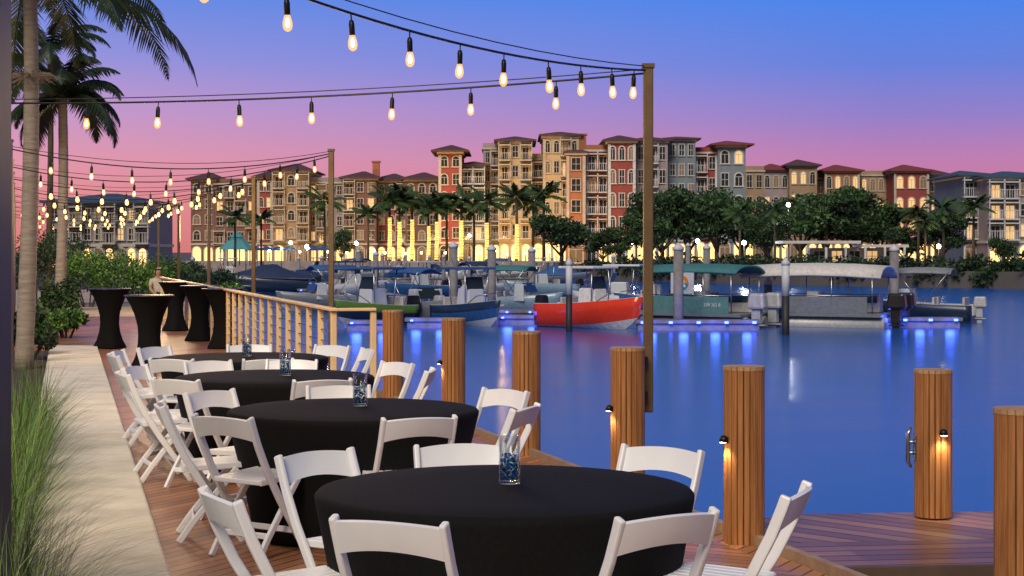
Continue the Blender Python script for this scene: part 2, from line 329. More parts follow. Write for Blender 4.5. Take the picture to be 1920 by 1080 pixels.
for i in range(1,6):
    x,y=POLES[i]; w=words[i-1]
    A1=anchor(y-2.8,'slim post left of the deck holding the slanting strings of the %s pole'%w); A2=anchor(y+1.2,'slim post left of the deck holding the straight strings of the %s pole'%w)
    string('string lights slanting from the %s pole toward the left foreground'%w,(x,y,3.03),A1,.22,[.05+.1*k for k in range(10)] if i>1 else [.06+.118*k for k in range(8)],far=i>1)
    string('string lights running straight left from the %s pole'%w,(x,y,3.0),A2,.28,[.06+.095*k for k in range(10)] if i>1 else [.1+.1*k for k in range(9)],far=i>1)
# ---------------------------------------------------------------- railing
t=thing('railing','beige railing with steel cables along the water side of the deck','railing',(0,0,0))
rl=lambda Y:3.58-.296*Y
bb=MB(); bb.path([(rl(19.0),19.0,1.06),(rl(43),43,1.06)],(1,.296,0),.11,.035); bb.build('top_rail','rail_beige',t,bevel=.006,seg=1)
bb=MB(); bb.path([(rl(19.07)+.06,19.07,1.06),(rl(19.07)+.48,19.18,1.06)],(-.26,1,0),.11,.035); bb.build('top_rail','rail_beige',t,bevel=.006,seg=1)
bb=MB(); bb.box((0,0,.52),(.068,.068,1.04)); PM=bb.mesh('post',['rail_beige'],.006,1)
for k in range(30): place('post',PM,t,(rl(19.07+k*.82),19.07+k*.82,0),(0,0,TH))
place('post',PM,t,(rl(19.07)+.45,19.18,0),(0,0,TH))
for z in (.15,.28,.41,.54,.67,.8,.93):
    bb=MB(); bb.tube([(rl(19.07),19.07,z),(rl(43),43,z)],.006,5); bb.build('cable','steel',t)
# ---------------------------------------------------------------- tables
T=[(-.03,6.77),(-.98,10.2),(-1.85,12.87),(-2.47,15.2)]
tl=['nearest round banquet table under a fitted black cover','second nearest round table under a fitted black cover','third round table from the camera under a fitted black cover','farthest of the four low round tables under black cover']
prof=[(0,.762),(.5,.762),(.742,.76),(.765,.755),(.776,.742),(.774,.72),(.752,.62),(.725,.5),(.69,.34),(.655,.16),(.635,.03),(.62,.012)]
bb=MB(); bb.lathe(prof,96,mod=lambda q,z:1+.05*max(0,(.74-z)/.74)**1.3*math.cos(4*q+.5)); 
bb.f.pop();bb.m.pop();bb.s.pop()
TM=bb.mesh('round_table',['black_spandex'],recalc=True)
for (x,y),l in zip(T,tl): tag(place('round_table',TM,None,(x,y,0),(0,0,random.random())),l,'table','low round tables')
def vase(x,y,label,rz):
    t=thing('candle_vase',label,'vase',(x,y,.762),rz,'glass vases on the tables')
    bb=MB(); bb.lathe([(0,.001),(.043,.001),(.045,.005),(.045,.20),(.0443,.202),(.0417,.202),(.041,.2),(.041,.014),(0,.014)],40); bb.build('cylinder','glass',t)
    bb=MB()
    ico=bmesh.new(); bmesh.ops.create_icosphere(ico,subdivisions=1,radius=1); iv=[v.co.copy() for v in ico.verts]; fi=[tuple(v.index for v in f.verts) for f in ico.faces]; ico.free()
    for k in range(230):
        a=random.uniform(0,2*PI); r=.034*random.random()**.35; z=.020+.105*random.random()
        if z>.11 and random.random()<.4: continue
        s=random.uniform(.0042,.0066); R=Matrix.Rotation(random.uniform(0,6),3,(random.random(),random.random(),random.random()+.1)); st=Vector((random.uniform(.8,1.3),random.uniform(.7,1.1),random.uniform(.6,1)))
        c=Vector((r*math.cos(a),r*math.sin(a),z))
        bb.add([c+R@Vector((p.x*st.x,p.y*st.y,p.z*st.z))*s for p in iv],fi,random.choice((0,0,0,1,1,2,2,2,3,4)))
    g=bb.build('glass_gems',['gem_blue','gem_teal','gem_navy','gem_ice','gem_amber'],t,recalc=False); g['kind']='stuff'
vl=['glass cylinder of blue gems on the nearest black table','glass cylinder of blue gems on the second nearest table','glass cylinder of blue gems on the third table','glass cylinder of blue gems on the farthest low table']
for (x,y,l) in ((-.01,6.88,vl[0]),(wx(675,10.35),10.35,vl[1]),(wx(535,12.9),12.9,vl[2]),(wx(463,15.3),15.3,vl[3])): vase(x,y,l,random.random())
# ---------------------------------------------------------------- chairs
def make_chair():
    t=thing('folding_chair','','chair',(0,0,0),0)
    def rail(sx):
        bb=MB(); bb.path([(sx*.21,-.305,.815),(sx*.21,-.285,.76),(sx*.21,-.245,.66),(sx*.21,-.175,.52),(sx*.21,-.06,.335),(sx*.21,.07,.15),(sx*.21,.155,.03),(sx*.21,.175,0)],(1,0,0),.026,.044); return bb
    rail(-1).build('front_leg','chair_white',t,bevel=.008,seg=2); rail(1).build('front_leg','chair_white',t,bevel=.008,seg=2)
    for s in (-1,1):
        bb=MB(); bb.path([(s*.176,.14,.435),(s*.176,.05,.33),(s*.176,-.12,.12),(s*.176,-.205,0)],(1,0,0),.024,.04); bb.build('rear_leg','chair_white',t,bevel=.007)
    n=14; vs=[];fs=[]
    prof=[(-.277,.680,0),(-.300,.740,0),(-.318,.795,.0),(-.318+.02,.800,0),(-.281,.742,0),(-.257,.682,0)]
    for i in range(n+1):
        u=i/n*2-1; x=u*.2; bow=.034*(1-u*u); up=.014*(1-u*u)
        for (y,z,_) in prof: vs.append((x,y-bow,z+ (up if z>.7 else up*1.9)))
    k=len(prof)
    for i in range(n):
        for j in range(k): fs.append((i*k+j,i*k+(j+1)%k,(i+1)*k+(j+1)%k,(i+1)*k+j))
    fs+= [tuple(range(k)),tuple(n*k+j for j in reversed(range(k)))]
    bb=MB(); bb.add(vs,fs,0,True); me=bb.mesh('backrest',['chair_white']); 
    bm=bmesh.new(); bm.from_mesh(me)
    for e in bm.edges:
        if len(e.link_faces)==2 and e.calc_face_angle(0)>.7: e.smooth=False
    bm.to_mesh(me); bm.free(); place('backrest',me,t)
    bb=MB(); R=Matrix.Rotation(.05,3,'X')
    for i in range(6): bb.box((-.142+i*.0568,.01,.452),(.049,.37,.016),0,R)
    for y in (-.17,.19): bb.box((0,y,.437 if y<0 else .452),(.345,.035,.026),0,R)
    bb.box((-.17,.01,.445),(.016,.38,.034),0,R); bb.box((.17,.01,.445),(.016,.38,.034),0,R)
    bb.build('seat','chair_white',t,bevel=.004,seg=1)
    bb=MB(); bb.box((0,.085,.14),(.40,.02,.035)); bb.build('stretcher','chair_white',t,bevel=.005,seg=1)
    bb=MB(); bb.box((0,-.12,.13),(.33,.02,.035)); bb.build('stretcher','chair_white',t,bevel=.005,seg=1)
    return t
slots={'fl':'at its front left, back toward the camera','fr':'at its front right, back toward the camera','rf':'at its right side near the camera','rr':'at its right side toward the water','br':'at its rear right','bc':'behind its far edge, only the back showing','bl':'at its rear left','lf':'at its left side, seen side on','ll':'at its far left beside the kerb'}
seatings=[(0,'nearest table',[(-108,'fl'),(-61,'fr'),(-19,'rf'),(52,'br'),(101,'bc'),(139,'bl'),(-154,'lf')]),
 (1,'second table',[(-66,'fr'),(-122,'fl'),(-168,'lf'),(148,'ll'),(101,'bc'),(38,'br'),(-22,'rf')]),
 (2,'third table',[(-64,'fr'),(-120,'fl'),(164,'ll'),(-160,'lf'),(92,'bc'),(42,'br'),(0,'rr'),(126,'bl')]),
 (3,'farthest table',[(-70,'fr'),(-113,'fl'),(176,'ll'),(145,'bl'),(96,'bc'),(52,'br'),(18,'rr'),(-154,'lf')])]
ch0=None
for ti,tn,lst in seatings:
    for a,s in lst:
        r=.86+random.uniform(-.02,.05)-(.06 if s=='bc' else 0); q=math.radians(a); x=T[ti][0]+r*math.cos(q); y=T[ti][1]+r*math.sin(q)
        rz=q+PI/2+random.uniform(-.08,.08)
        lab='white folding chair of the %s, %s'%(tn,slots[s]); g='white folding chairs around the tables'
        if ch0 is None: ch0=make_chair(); ch0.location=(x,y,0); ch0.rotation_euler=(0,0,rz); tag(ch0,lab,'chair',g)
        else: dup(ch0,(x,y,0),rz,lab,g)
# ---------------------------------------------------------------- cocktail tables
pr=[(.27,.01),(.265,.03),(.215,.15),(.18,.3),(.165,.45),(.175,.6),(.215,.76),(.28,.92),(.345,1.03),(.372,1.058),(.378,1.062)]
bb=MB(); bb.lathe(pr,48,mod=lambda q,z:1+.13*max(0,(.4-z)/.4)*math.cos(4*q)); CM=bb.mesh('cover',['black_spandex'])
bb=MB(); bb.lathe([(.0,1.055),(.375,1.055),(.379,1.065),(.372,1.074),(0,1.075)],48); CT=bb.mesh('tabletop',['table_top_dark'])
for x,y,l in ((-7.2,29.5,'tall black spandex cocktail table farthest left on the deck'),(-5.5,25,'tall black spandex cocktail table nearest the camera'),(-5.17,29.5,'tall black spandex cocktail table nearest the railing'),(-6.06,32,'tall black spandex cocktail table just behind the one by the railing'),(-7.35,36,'smallest and most distant tall black cocktail table')):
    t=thing('cocktail_table',l,'table',(x,y,0),random.random(),'tall cocktail tables'); place('cover',CM,t); place('tabletop',CT,t)
# ---------------------------------------------------------------- vegetation
def leafmesh(name,lobes,n,size,mats,seed,flat=.5):
    rng=np.random.default_rng(seed); L=np.array(lobes); vol=(L[:,3]*L[:,4]*L[:,5])**.8; ix=rng.choice(len(L),n,p=vol/vol.sum())
    d=rng.normal(size=(n,3)); d/=np.linalg.norm(d,axis=1)[:,None]; r=rng.random(n)**.35
    c=L[ix,:3]+d*L[ix,3:6]*r[:,None]*(1+.12*rng.normal(size=(n,1)))
    a=rng.normal(size=(n,3)); a/=np.linalg.norm(a,axis=1)[:,None]; bq=np.cross(a,rng.normal(size=(n,3))); bq/=np.linalg.norm(bq,axis=1)[:,None]
    s=size*(.6+.8*rng.random((n,1)))
    V=np.stack([c-a*s,c+bq*s*flat,c+a*s,c-bq*s*flat],1).reshape(-1,3)
    me=bpy.data.meshes.new(name); me.from_pydata(V.tolist(),[],np.arange(4*n).reshape(-1,4).tolist())
    for k in mats: me.materials.append(M[k])
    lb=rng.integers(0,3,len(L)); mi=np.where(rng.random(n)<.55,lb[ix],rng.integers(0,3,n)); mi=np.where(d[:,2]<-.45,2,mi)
    me.polygons.foreach_set('material_index',mi.astype(np.int32)); me.update(); return me
LV=['leaf_a','leaf_b','leaf_c']; BL=['bright_leaf_a','bright_leaf_b','bright_leaf_c']
def tree_proto(seed,w,h,zb,n,size,mats,nl=14):
    rng=random.Random(seed); lobes=[]
    for i in range(nl):
        a=rng.uniform(0,2*PI); rr=math.sqrt(rng.random())*w*.36; z=zb+(h-zb)*rng.uniform(.25,.85); k=rng.uniform(.15,.26)
        lobes.append((rr*math.cos(a),rr*math.sin(a),z,w*k,w*k,(h-zb)*k*.8))
    t=thing('tree','','tree'); place('crown',leafmesh('crown',lobes,n,size,mats,seed),t)
    bb=MB(); bb.tube([(0,0,-.1),(.05*w*.3,0,zb*.7),(0,.04*w*.3,zb+.25*(h-zb))],[.035*w,.028*w,.016*w],8)
    for i in range(5):
        l=lobes[i]; bb.tube([(0,0,zb*.75),(l[0]*.5,l[1]*.5,zb+.15*(h-zb)),(l[0],l[1],l[2])],[.02*w,.014*w,.006*w],6)
    bb.build('trunk','trunk_brown',t); return t
first={}
def put(proto,key,loc,rz,label,group,scale=1):
    if key not in first:
        first[key]=1; proto.location=loc; proto.rotation_euler=(0,0,rz); proto.scale=(scale,)*3 if not isinstance(scale,tuple) else scale; tag(proto,label,'tree',group); return proto
    return dup(proto,loc,rz,label,group,scale)
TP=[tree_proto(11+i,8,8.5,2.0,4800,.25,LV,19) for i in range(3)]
g='dark trees on the far shore'
trees=[(1240,352,200,'dark leafy tree just right of the tallest light pole'),(1292,345,204,'tall dark tree second from left in the right hand grove'),(1345,350,198,'dark tree left of the bright street lamp in the grove'),(1392,372,200,'lower dark tree right of centre in the grove'),(1500,350,205,'tall tree in the middle of the right hand grove'),(1548,352,198,'broad tree behind the left end of the white boathouse'),(1602,352,203,'broad tree behind the middle of the white boathouse'),(1655,372,200,'lower tree behind the right end of the white boathouse'),(1215,400,196,'low dark tree beside the red brick block'),(1765,395,195,'small tree left of the blue roofed hotel'),(1880,440,160,'small shrubby tree in front of the blue roofed hotel'),(1440,400,190,'mid height tree under the white lamp on the right')]
for i,(px,yt,Y,l) in enumerate(trees):
    h=wz(yt,Y); s=h/8.5; put(TP[i%3],'t%d'%(i%3),(wx(px,Y),Y,0),i*1.3,l,g,(s*1.0,s*1.0,s))
h=wz(393,206); dup(TP[1],(wx(1052,206),206,0),.7,'wide low dark tree in front of the cream and red blocks',g,(1.15,1.15,h/8.5))
for px,yt,Y,w,l in ((1130,432,200,.6,'little dark tree right of the wide low tree'),(1160,425,196,.5,'little dark tree at the foot of the red block'),(640,430,222,.4,'small street tree left of the lit palms'),(1700,425,180,.6,'small tree by the end of the white boathouse')):
    dup(TP[0],(wx(px,Y),Y,0),px,l,'small trees on the far shore',(w,w,wz(yt,Y)/8.5))
def fronds(n,length,seed,droop=1.0,leaf=.5,wl=.035,seg=12,m=4,lo=-.3):
    rng=random.Random(seed); out=[]
    for i in range(n):
        a=2*PI*i/n+rng.uniform(-.25,.25); el=rng.uniform(lo,1.25); ln=length*rng.uniform(.8,1.1); bb=MB()
        p=Vector((0,0,0)); d=el; pts=[]
        for k in range(seg+1):
            pts.append(p.copy()); p=p+Vector((math.cos(a)*math.cos(d),math.sin(a)*math.cos(d),math.sin(d)))*(ln/seg); d-=droop*(.09+.015*k)*rng.uniform(.8,1.2)
        bb.tube(pts,[.022*length/2.5*(1-.8*k/seg) for k in range(seg+1)],5)
        for k in range(1,seg):
            for q in range(m):
                u=q/m; c=pts[k].lerp(pts[k+1],u); tg=(pts[k+1]-pts[k]).normalized(); sd=tg.cross(Vector((0,0,1))); 
                if sd.length<.01: sd=Vector((1,0,0))
                sd.normalize(); f=math.sin(PI*min(1,(k+u)/seg*.86+.12))
                for s in (-1,1):
                    e=c+(sd*s*.75+tg*.5+Vector((0,0,-.45-.3*rng.random())))*leaf*f*rng.uniform(.8,1.1); wv=tg*wl
                    bb.add([c-wv,c+wv,(c+e)/2+wv*1.1+Vector((0,0,.02)),e,(c+e)/2-wv*1.1+Vector((0,0,.02))],[(0,1,2,3,4)],0)
        out.append(bb)
    return out
def near_palm(px,Y,zc,length,n,label,trunkmat,r0,r1,seed,mats,droop=1.0,leaf=.5,lo=-.3):
    t=thing('palm_tree',label,'palm tree',(wx(px,Y),Y,0))
    k=20; bb=MB(); pts=[(.12*math.sin(i/k*2.2),0,-.1+i/k*(zc+.1)) for i in range(k+1)]
    bb.tube(pts,[(r0+(r1-r0)*i/k)*(1+.045*(i%2)) for i in range(k+1)],14); bb.build('trunk',trunkmat,t)
    for i,f in enumerate(fronds(n,length,seed,droop,leaf=leaf,wl=.022,m=5,lo=lo)):
        f.build('frond',mats[i%len(mats)],t,(pts[-1][0],0,zc),recalc=False)
    return t,pts[-1]
pt_,e=near_palm(44,25,wz(-28,25),3.3,23,'tall pale trunked palm at the left edge with fronds reaching over the sky','trunk_pale',.135,.10,5,['palm_leaf','palm_leaf_dark'],.8,.55,-.1)
bb=MB()
for i in range(110):
    a=random.uniform(0,2*PI); l=random.uniform(.2,.5); p=Vector((0,0,0)); pts=[p]
    for k in range(3): p=p+Vector((math.cos(a),math.sin(a),.5-.5*k))*l/3+Vector((random.uniform(-.04,.04),)*3); pts.append(p)
    bb.tube(pts,.006,4)
bb.build('flower_spray','dry_frond',pt_,(.1,0,wz(150,25)),recalc=False)
near_palm(110,42,wz(185,42),2.3,24,'darker palm behind the pale one, crown hanging at mid height','trunk_pale',.14,.11,9,['palm_leaf_dark'])
near_palm(88,52,wz(95,52),2.4,14,'slim dark palm rising behind the two left palms','trunk_brown',.10,.08,21,['palm_leaf_dark'])
def far_palm_proto(seed,h):
    t=thing('palm_tree','','palm tree'); bb=MB()
    for f in fronds(16,2.9,seed,1.1,.75,.08,7,3): bb.add(f.v,f.f,0)
    bb.build('crown','palm_leaf',t,(0,0,h),recalc=False)
    bb=MB(); bb.tube([(0,0,-.1),(.08,0,h*.5),(0,0,h)],[.2,.16,.13],8); bb.build('trunk','trunk_brown',t); return t
FP=[far_palm_proto(31,7),far_palm_proto(32,7),far_palm_proto(33,7)]
palms=[(608,378,226,'palm in front of the left grey block'),(690,402,224,'palm just left of the light wrapped palms'),(838,385,222,'palm without lights between the wrapped palms'),(888,388,224,'palm right of the red tower, unlit trunk'),(1020,368,226,'tall palm in front of the yellow block'),(1000,380,224,'shorter palm beside the tall one at the yellow block'),(1452,395,185,'palm in the right hand grove, crown below the lamp'),(1388,402,188,'pale palm left of the lamp in the grove'),(1722,398,176,'palm left of the right hand hotel, tallest of its pair'),(1768,392,182,'palm between the grove and the hotel'),(1826,390,170,'palm directly before the blue roofed hotel'),(1735,415,170,'short palm beside the white boathouse end'),(440,408,190,'palm in front of the left brown block'),(490,412,195,'palm right of the teal pavilion')]
for i,(px,yc,Y,l) in enumerate(palms):
    s=wz(yc,Y)/7; p=FP[i%3]; lo=(wx(px,Y),Y,0)
    if i<3: p.location=lo; p.rotation_euler=(0,0,i); p.scale=(s,)*3; tag(p,l,'palm tree','unlit palms across the water')
    else: dup(p,lo,i*2.1,l,'unlit palms across the water',s)
od=['first','second','third','fourth','fifth','sixth','seventh','eighth','ninth','tenth','eleventh','twelfth','thirteenth','fourteenth','fifteenth','sixteenth']
for i,px in enumerate((730,748,772,803,818,864,912,968)):
    Y=217+(i%3)*1.5; yc=(378,372,380,390,386,374,380,372)[i]; s=wz(yc,Y)/7
    r=dup(FP[i%3],(wx(px,Y),Y,0),0,'palm with trunk wrapped in yellow lights, %s from left'%od[i],'palms with light wrapped trunks',s)
    zt=min(wz((408,416,412,424,416,414,418,420)[i],Y)/s,6.4); q=zt/7
    ax=lambda z:.08*(1-abs(z-3.45)/3.55)
    bb=MB(); k=12
    bb.tube([(ax(.6+(zt-.6)*j/k),0,.6+(zt-.6)*j/k) for j in range(k+1)],[.235-.025*j/k for j in range(k+1)],10); bb.build('light_wrap','wrap_light',r)
def shrub(x,y,w,h,label,mats,seed,n=2600,size=.052,g='shrubs beside the promenade'):
    rng=random.Random(seed); lobes=[(rng.uniform(-.33,.33)*w,rng.uniform(-.3,.3)*w,h*rng.uniform(.3,.75),w*rng.uniform(.16,.26),w*rng.uniform(.16,.26),h*rng.uniform(.18,.28)) for _ in range(12)]
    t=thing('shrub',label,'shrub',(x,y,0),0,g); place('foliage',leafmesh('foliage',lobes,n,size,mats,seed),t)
    bb=MB()
    for i in range(6): l=lobes[i]; bb.tube([(l[0]*.2,l[1]*.2,-.1),(l[0]*.6,l[1]*.6,l[2]*.5),(l[0],l[1],l[2])],[.03,.022,.01],5)
    bb.build('stem','trunk_brown',t)
for i,(px,yt,Y,w,l,mm) in enumerate([(165,455,52,1.9,'bright green shrub nearest the palms by the path',BL),(215,458,55,2.0,'bright green shrub in the middle of the lit row',BL),(268,464,53,1.9,'bright green shrub at the right end of the lit row',BL),(310,466,58,1.6,'green shrub behind the seated person',BL),(115,420,54,1.9,'dark tall shrub between the two palms',LV),(70,425,48,2.0,'dark tall shrub behind the pale palm',LV),(350,478,74,2.4,'darker shrub beyond the far end of the railing',LV),(110,520,38,1.2,'low dark plant at the foot of the second palm',LV),(52,575,27,.9,'low leafy plant at the foot of the pale palm',LV),(122,574,33,.8,'small low plant at the edge of the path',BL),(410,522,46,1.7,'low shrub just outside the railing',BL),(395,500,60,2.2,'shrub on the bank past the railing',LV)]):
    shrub(wx(px,Y),Y,w,max(.4,wz(yt,Y)),l,mm,100+i)
# grass
rng=np.random.default_rng(3); V=[];Fc=[];mi=[]
clumps=[]
for k in range(36):
    Y=4.9+k*.29; off=.66+rng.random()*.36
    if Y>9.5: off=.76+rng.random()*.26
    clumps.append((Xl(Y)-off,Y,k))
for cx,cy,k in clumps:
    near=cy<8.6; nb=165 if near else 105; hk=rng.uniform(.75,1.15)
    for j in range(nb):
        a=rng.uniform(0,2*PI); r0=rng.uniform(0,.13); h=rng.uniform(.45,1.0)*hk; 
        h*= .9 if near else 1.1
        out=rng.uniform(.15,1.15) if near else rng.uniform(.12,.9); w=rng.uniform(.0011,.0024) if near else rng.uniform(.0015,.0032)
        bx,by=cx+r0*math.cos(a),cy+r0*math.sin(a); px_,py_=-math.sin(a)*w,math.cos(a)*w; o=len(V); S=9; tw=rng.normal()*.22
        for s in range(S+1):
            u=s/S; rr=out*u**1.6; zz=h*(u-.56*out*u**2.4); q=1-u**2; aa=a+tw*u
            x=bx+math.cos(aa)*rr; y=by+math.sin(aa)*rr; V.append((x-px_*q,y-py_*q,zz)); V.append((x+px_*q,y+py_*q,zz))
        mt=rng.choice(4,p=(.40,.32,.24,.04)) if not near else rng.choice(4,p=(.34,.16,.34,.16))
        for s in range(S): Fc.append((o+2*s,o+2*s+1,o+2*s+3,o+2*s+2)); mi.append(int(mt))
me=bpy.data.meshes.new('ornamental_grass'); me.from_pydata(V,[],Fc)
for k in 'abcd': me.materials.append(M['grass_'+k])
me.polygons.foreach_set('material_index',mi); tag(place('ornamental_grass',me),'long arching ornamental grass spilling over the concrete kerb at left','grass',kind='stuff')
lob=[]
pl=[(1090,187),(1250,177),(1500,159.5),(1750,149.5),(1960,141.5),(2100,140)]
for i in range(len(pl)-1):
    for k in range(14):
        u=k/14; px=pl[i][0]+(pl[i+1][0]-pl[i][0])*u; Y=pl[i][1]+(pl[i+1][1]-pl[i][1])*u+1.0
        lob.append((wx(px,Y),Y+random.uniform(0,2),random.uniform(-.6,.7),1.7,1.5,random.uniform(.7,1.1)))
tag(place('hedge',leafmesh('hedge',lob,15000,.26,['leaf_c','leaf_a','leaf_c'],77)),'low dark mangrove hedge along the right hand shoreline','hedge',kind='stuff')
# ---------------------------------------------------------------- buildings
WM={}
def winmesh(kind,w,h):
    key=(kind,round(w,2),round(h,2))
    if key in WM: return WM[key]
    w,h=key[1],key[2]; s=MB(); p=MB(); tr=.12
    if kind in('rect','door'):
        for x in (-w/2-tr/2,w/2+tr/2): s.box((x,-.06,h/2),(tr,.12,h+.002))
        s.box((0,-.07,h+tr/2),(w+2*tr+.1,.14,tr)); s.box((0,-.1,-tr/2),(w+2*tr+.16,.2,tr))
        s.box((0,-.045,h/2),(.07,.05,h)); s.box((0,-.046,h*.5),(w,.048,.06)); p.add([(-w/2,-.02,0),(w/2,-.02,0),(w/2,-.02,h),(-w/2,-.02,h)],[(0,1,2,3)])
    elif kind=='arch':
        n=10; r=w/2; hh=h-r; arc=[(r*math.cos(PI*i/n),hh+r*math.sin(PI*i/n)) for i in range(n+1)]; oarc=[((r+.18)*math.cos(PI*i/n),hh+(r+.18)*math.sin(PI*i/n)) for i in range(n+1)]
        P=[(-r,0)]+[(x,z) for x,z in reversed(arc)]+[(r,0)]; O=[(-r-.18,0)]+[(x,z) for x,z in reversed(oarc)]+[(r+.18,0)]
        vs=[];fs=[]
        for (a,z),(oa,oz) in zip(P,O): vs+=[(a,-.14,z),(oa,-.14,oz),(a,0,z),(oa,0,oz)]
        for i in range(len(P)-1):
            o=i*4; fs+=[(o,o+1,o+5,o+4),(o+1,o+3,o+7,o+5),(o,o+4,o+6,o+2)]
        s.add(vs,fs); s.box((0,-.1,-.08),(w+.6,.2,.16)); s.box((0,-.05,hh/2),(.07,.05,hh)); s.box((0,-.051,hh),(w,.05,.07))
        p.add([(x,-.02,z) for x,z in P],[tuple(range(len(P)))])
    elif kind=='balc':
        for x in (-w/2-tr/2,w/2+tr/2): s.box((x,-.06,h/2),(tr,.12,h))
        s.box((0,-.07,h+tr/2),(w+2*tr+.1,.14,tr)); s.box((0,-.5,-.1),(w+.9,1.0,.18))
        s.box((0,-.96,.98),(w+.86,.06,.07)); n=int((w+.8)/.28)
        for i in range(n+1): s.box((-(w+.8)/2+(w+.8)*i/n,-.96,.45),(.05,.04,1.0))
        for x in (-1,1): s.box((x*(w+.8)/2,-.48,.98),(.06,.95,.06)); s.box((x*(w+.8)/2,-.9,h/2+.5),(.12,.12,h+.4))
        s.box((0,-.5,h+.36),(w+.95,1.0,.16))
        s.box((0,-.045,h/2),(.08,.05,h)); p.add([(-w/2,-.02,0),(w/2,-.02,0),(w/2,-.02,h),(-w/2,-.02,h)],[(0,1,2,3)])
    WM[key]=(s,{},p,{}); return WM[key]
def win(kind,w,h,trim,pane,parent,loc):
    s,sc_,p,pc=winmesh(kind,w,h); nm={'rect':'window','arch':'arched_window','balc':'balcony','door':'window'}[kind]
    if trim not in sc_: sc_[trim]=s.mesh(nm,[trim])
    if pane not in pc: pc[pane]=p.mesh('pane',[pane],recalc=False)
    o=place(nm,sc_[trim],parent,loc); place('pane',pc[pane],o); return o
def hip(W,D,z,rh,ov,ridge=.5):
    bb=MB(); a=W/2+ov; x=max(0,(W/2-min(W,D)/2*.9)); 
    bb.add([(-a,-ov,z),(a,-ov,z),(a,D+ov,z),(-a,D+ov,z),(-a,-ov,z+.22),(a,-ov,z+.22),(a,D+ov,z+.22),(-a,D+ov,z+.22),(-x,D/2,z+rh),(x,D/2,z+rh)],[(3,2,1,0),(0,1,5,4),(1,2,6,5),(2,3,7,6),(3,0,4,7),(4,5,9,8),(5,6,9),(6,7,8,9),(7,4,8)])
    return bb
rb=random.Random(5)
def building(px0,px1,yt,Y,D,wall,roof,floors,cols,kinds,label,lit=.25,trim='trim_cream',rh=1.5,ov=.8,ground='arch',chimney=None,shop=.75):
    x0,x1=wx(px0,Y),wx(px1,Y); W=x1-x0; H=wz(yt,Y)
    t=thing('building',label,'building',((x0+x1)/2,Y,0),0,'buildings across the water')
    bb=MB(); bb.box((0,D/2,H/2-.2),(W,D,H+.4)); bb.build('wall','wall_'+wall,t)
    gfh=H/floors*1.12
    bb=MB(); bb.box((0,D/2,H+.12),(W+.5,D+.5,.28)); bb.build('cornice',trim,t); bb=MB(); bb.box((0,D/2,gfh),(W+.3,D+.3,.3)); bb.build('string_course',trim,t)
    for s in (-1,1): bb=MB(); bb.box((s*(W/2-.22),-.06,(H+gfh)/2),(.42,.14,H-gfh-.4)); bb.build('pilaster',trim if wall in('red','terra') else 'wall_'+wall,t)
    if roof: 
        r=hip(W,D,H+.27,rh,ov).build('roof',roof,t)
        if chimney:
            c=MB(); c.box((chimney,D*.3,H+1.6),(1.1,1.1,3.2)); c.box((chimney,D*.3,H+3.2),(1.4,1.4,.25)); c.build('chimney','wall_terra',r)
    else:
        bb=MB(); bb.box((0,.1,H+.6),(W+.1,.25,.75)); bb.build('parapet','wall_'+wall,t)
    fh=(H-gfh)/(floors-1) if floors>1 else H; cw=W/cols
    for fl in range(1,floors):
        z=gfh+(fl-1)*fh+.28*fh
        for c in range(cols):
            k=kinds[(c+ (fl if len(kinds)>3 else 0))%len(kinds)] if fl<floors-1 or 'arch' not in kinds else ('arch' if kinds[c%len(kinds)]!='balc' else 'balc')
            w=min(1.9 if k=='balc' else 1.25,cw*(.5 if k!='balc' else .58)); h=min(fh*.56,2.1)
            zz=z-(.14*fh if k=='balc' else 0); q=rb.random(); pane='pane_lit' if q<lit else ('pane_dim' if q<lit+.2 else 'pane_dark')
            win(k,w,h+(.06*fh if k=='balc' else 0),trim,pane,t,((c+.5)*cw-W/2,0,zz))
    if ground:
        for c in range(cols):
            w=min(2.6,cw*.68); q=rb.random(); win(ground,w,min(gfh*.8,3.0),trim,'pane_shop' if q<shop else ('pane_dim' if q<.88 else 'pane_dark'),t,((c+.5)*cw-W/2,0,.15))
    return t
building(92,278,386,168,12,'grey','roof_slate',3,9,['rect','rect','balc'],'long grey three storey hotel far left beyond the string lights',.1,'trim_cream',rh=1.2,shop=.3)
building(358,402,340,268,14,'brown','roof_tile',5,2,['arch','rect'],'brown tower at the left end of the far row',.06)
building(402,482,346,268,14,'brown',None,5,4,['rect','balc','rect','rect'],'flat topped brown block next to the left end tower',.08)
building(482,512,336,267,14,'red','roof_tile',5,2,['arch','rect'],'narrow dull red block left of the tan tower',.06)
building(512,580,324,264,15,'tan','roof_tile',5,3,['balc','arch','balc'],'tan block with balconies and small tower roof on the left',.08,rh=1.6)
building(578,645,344,267,14,'grey',None,5,4,['rect','balc','rect'],'pale grey block with parapet, left of the square chimney block',.1)
building(645,706,338,264,14,'brown','roof_tile',5,3,['balc','rect','rect'],'brown block topped by a square chimney tower',.1,chimney=2.2)
building(706,762,342,268,14,'red','roof_tile',5,3,['rect','arch','balc'],'muted red block right of the chimney block',.1)
building(760,822,340,263,14,'brown','roof_tile',5,3,['rect','arch','rect'],'brown block just left of the tall red tower',.14)
building(822,866,288,246,12,'red','roof_tile',6,2,['arch','rect'],'tall red tower with wide roof at the start of the central row',.04,rh=1.4,ov=1.1)
building(866,908,314,249,13,'teal','roof_tile',5,2,['balc','balc'],'grey teal block with balconies right of the tall red tower',.05,'trim_white',rh=1.0)
building(906,938,280,252,14,'mauve',None,6,2,['rect','balc'],'narrow mauve block left of the yellow towers',.06)
building(936,996,268,247,14,'cream','roof_tile',6,3,['balc','rect','balc'],'cream yellow block with hipped tower roof, left one of two',.06,rh=1.2)
building(996,1022,300,250,12,'cream',None,5,1,['balc'],'narrow cream infill between the two yellow towers',.1)
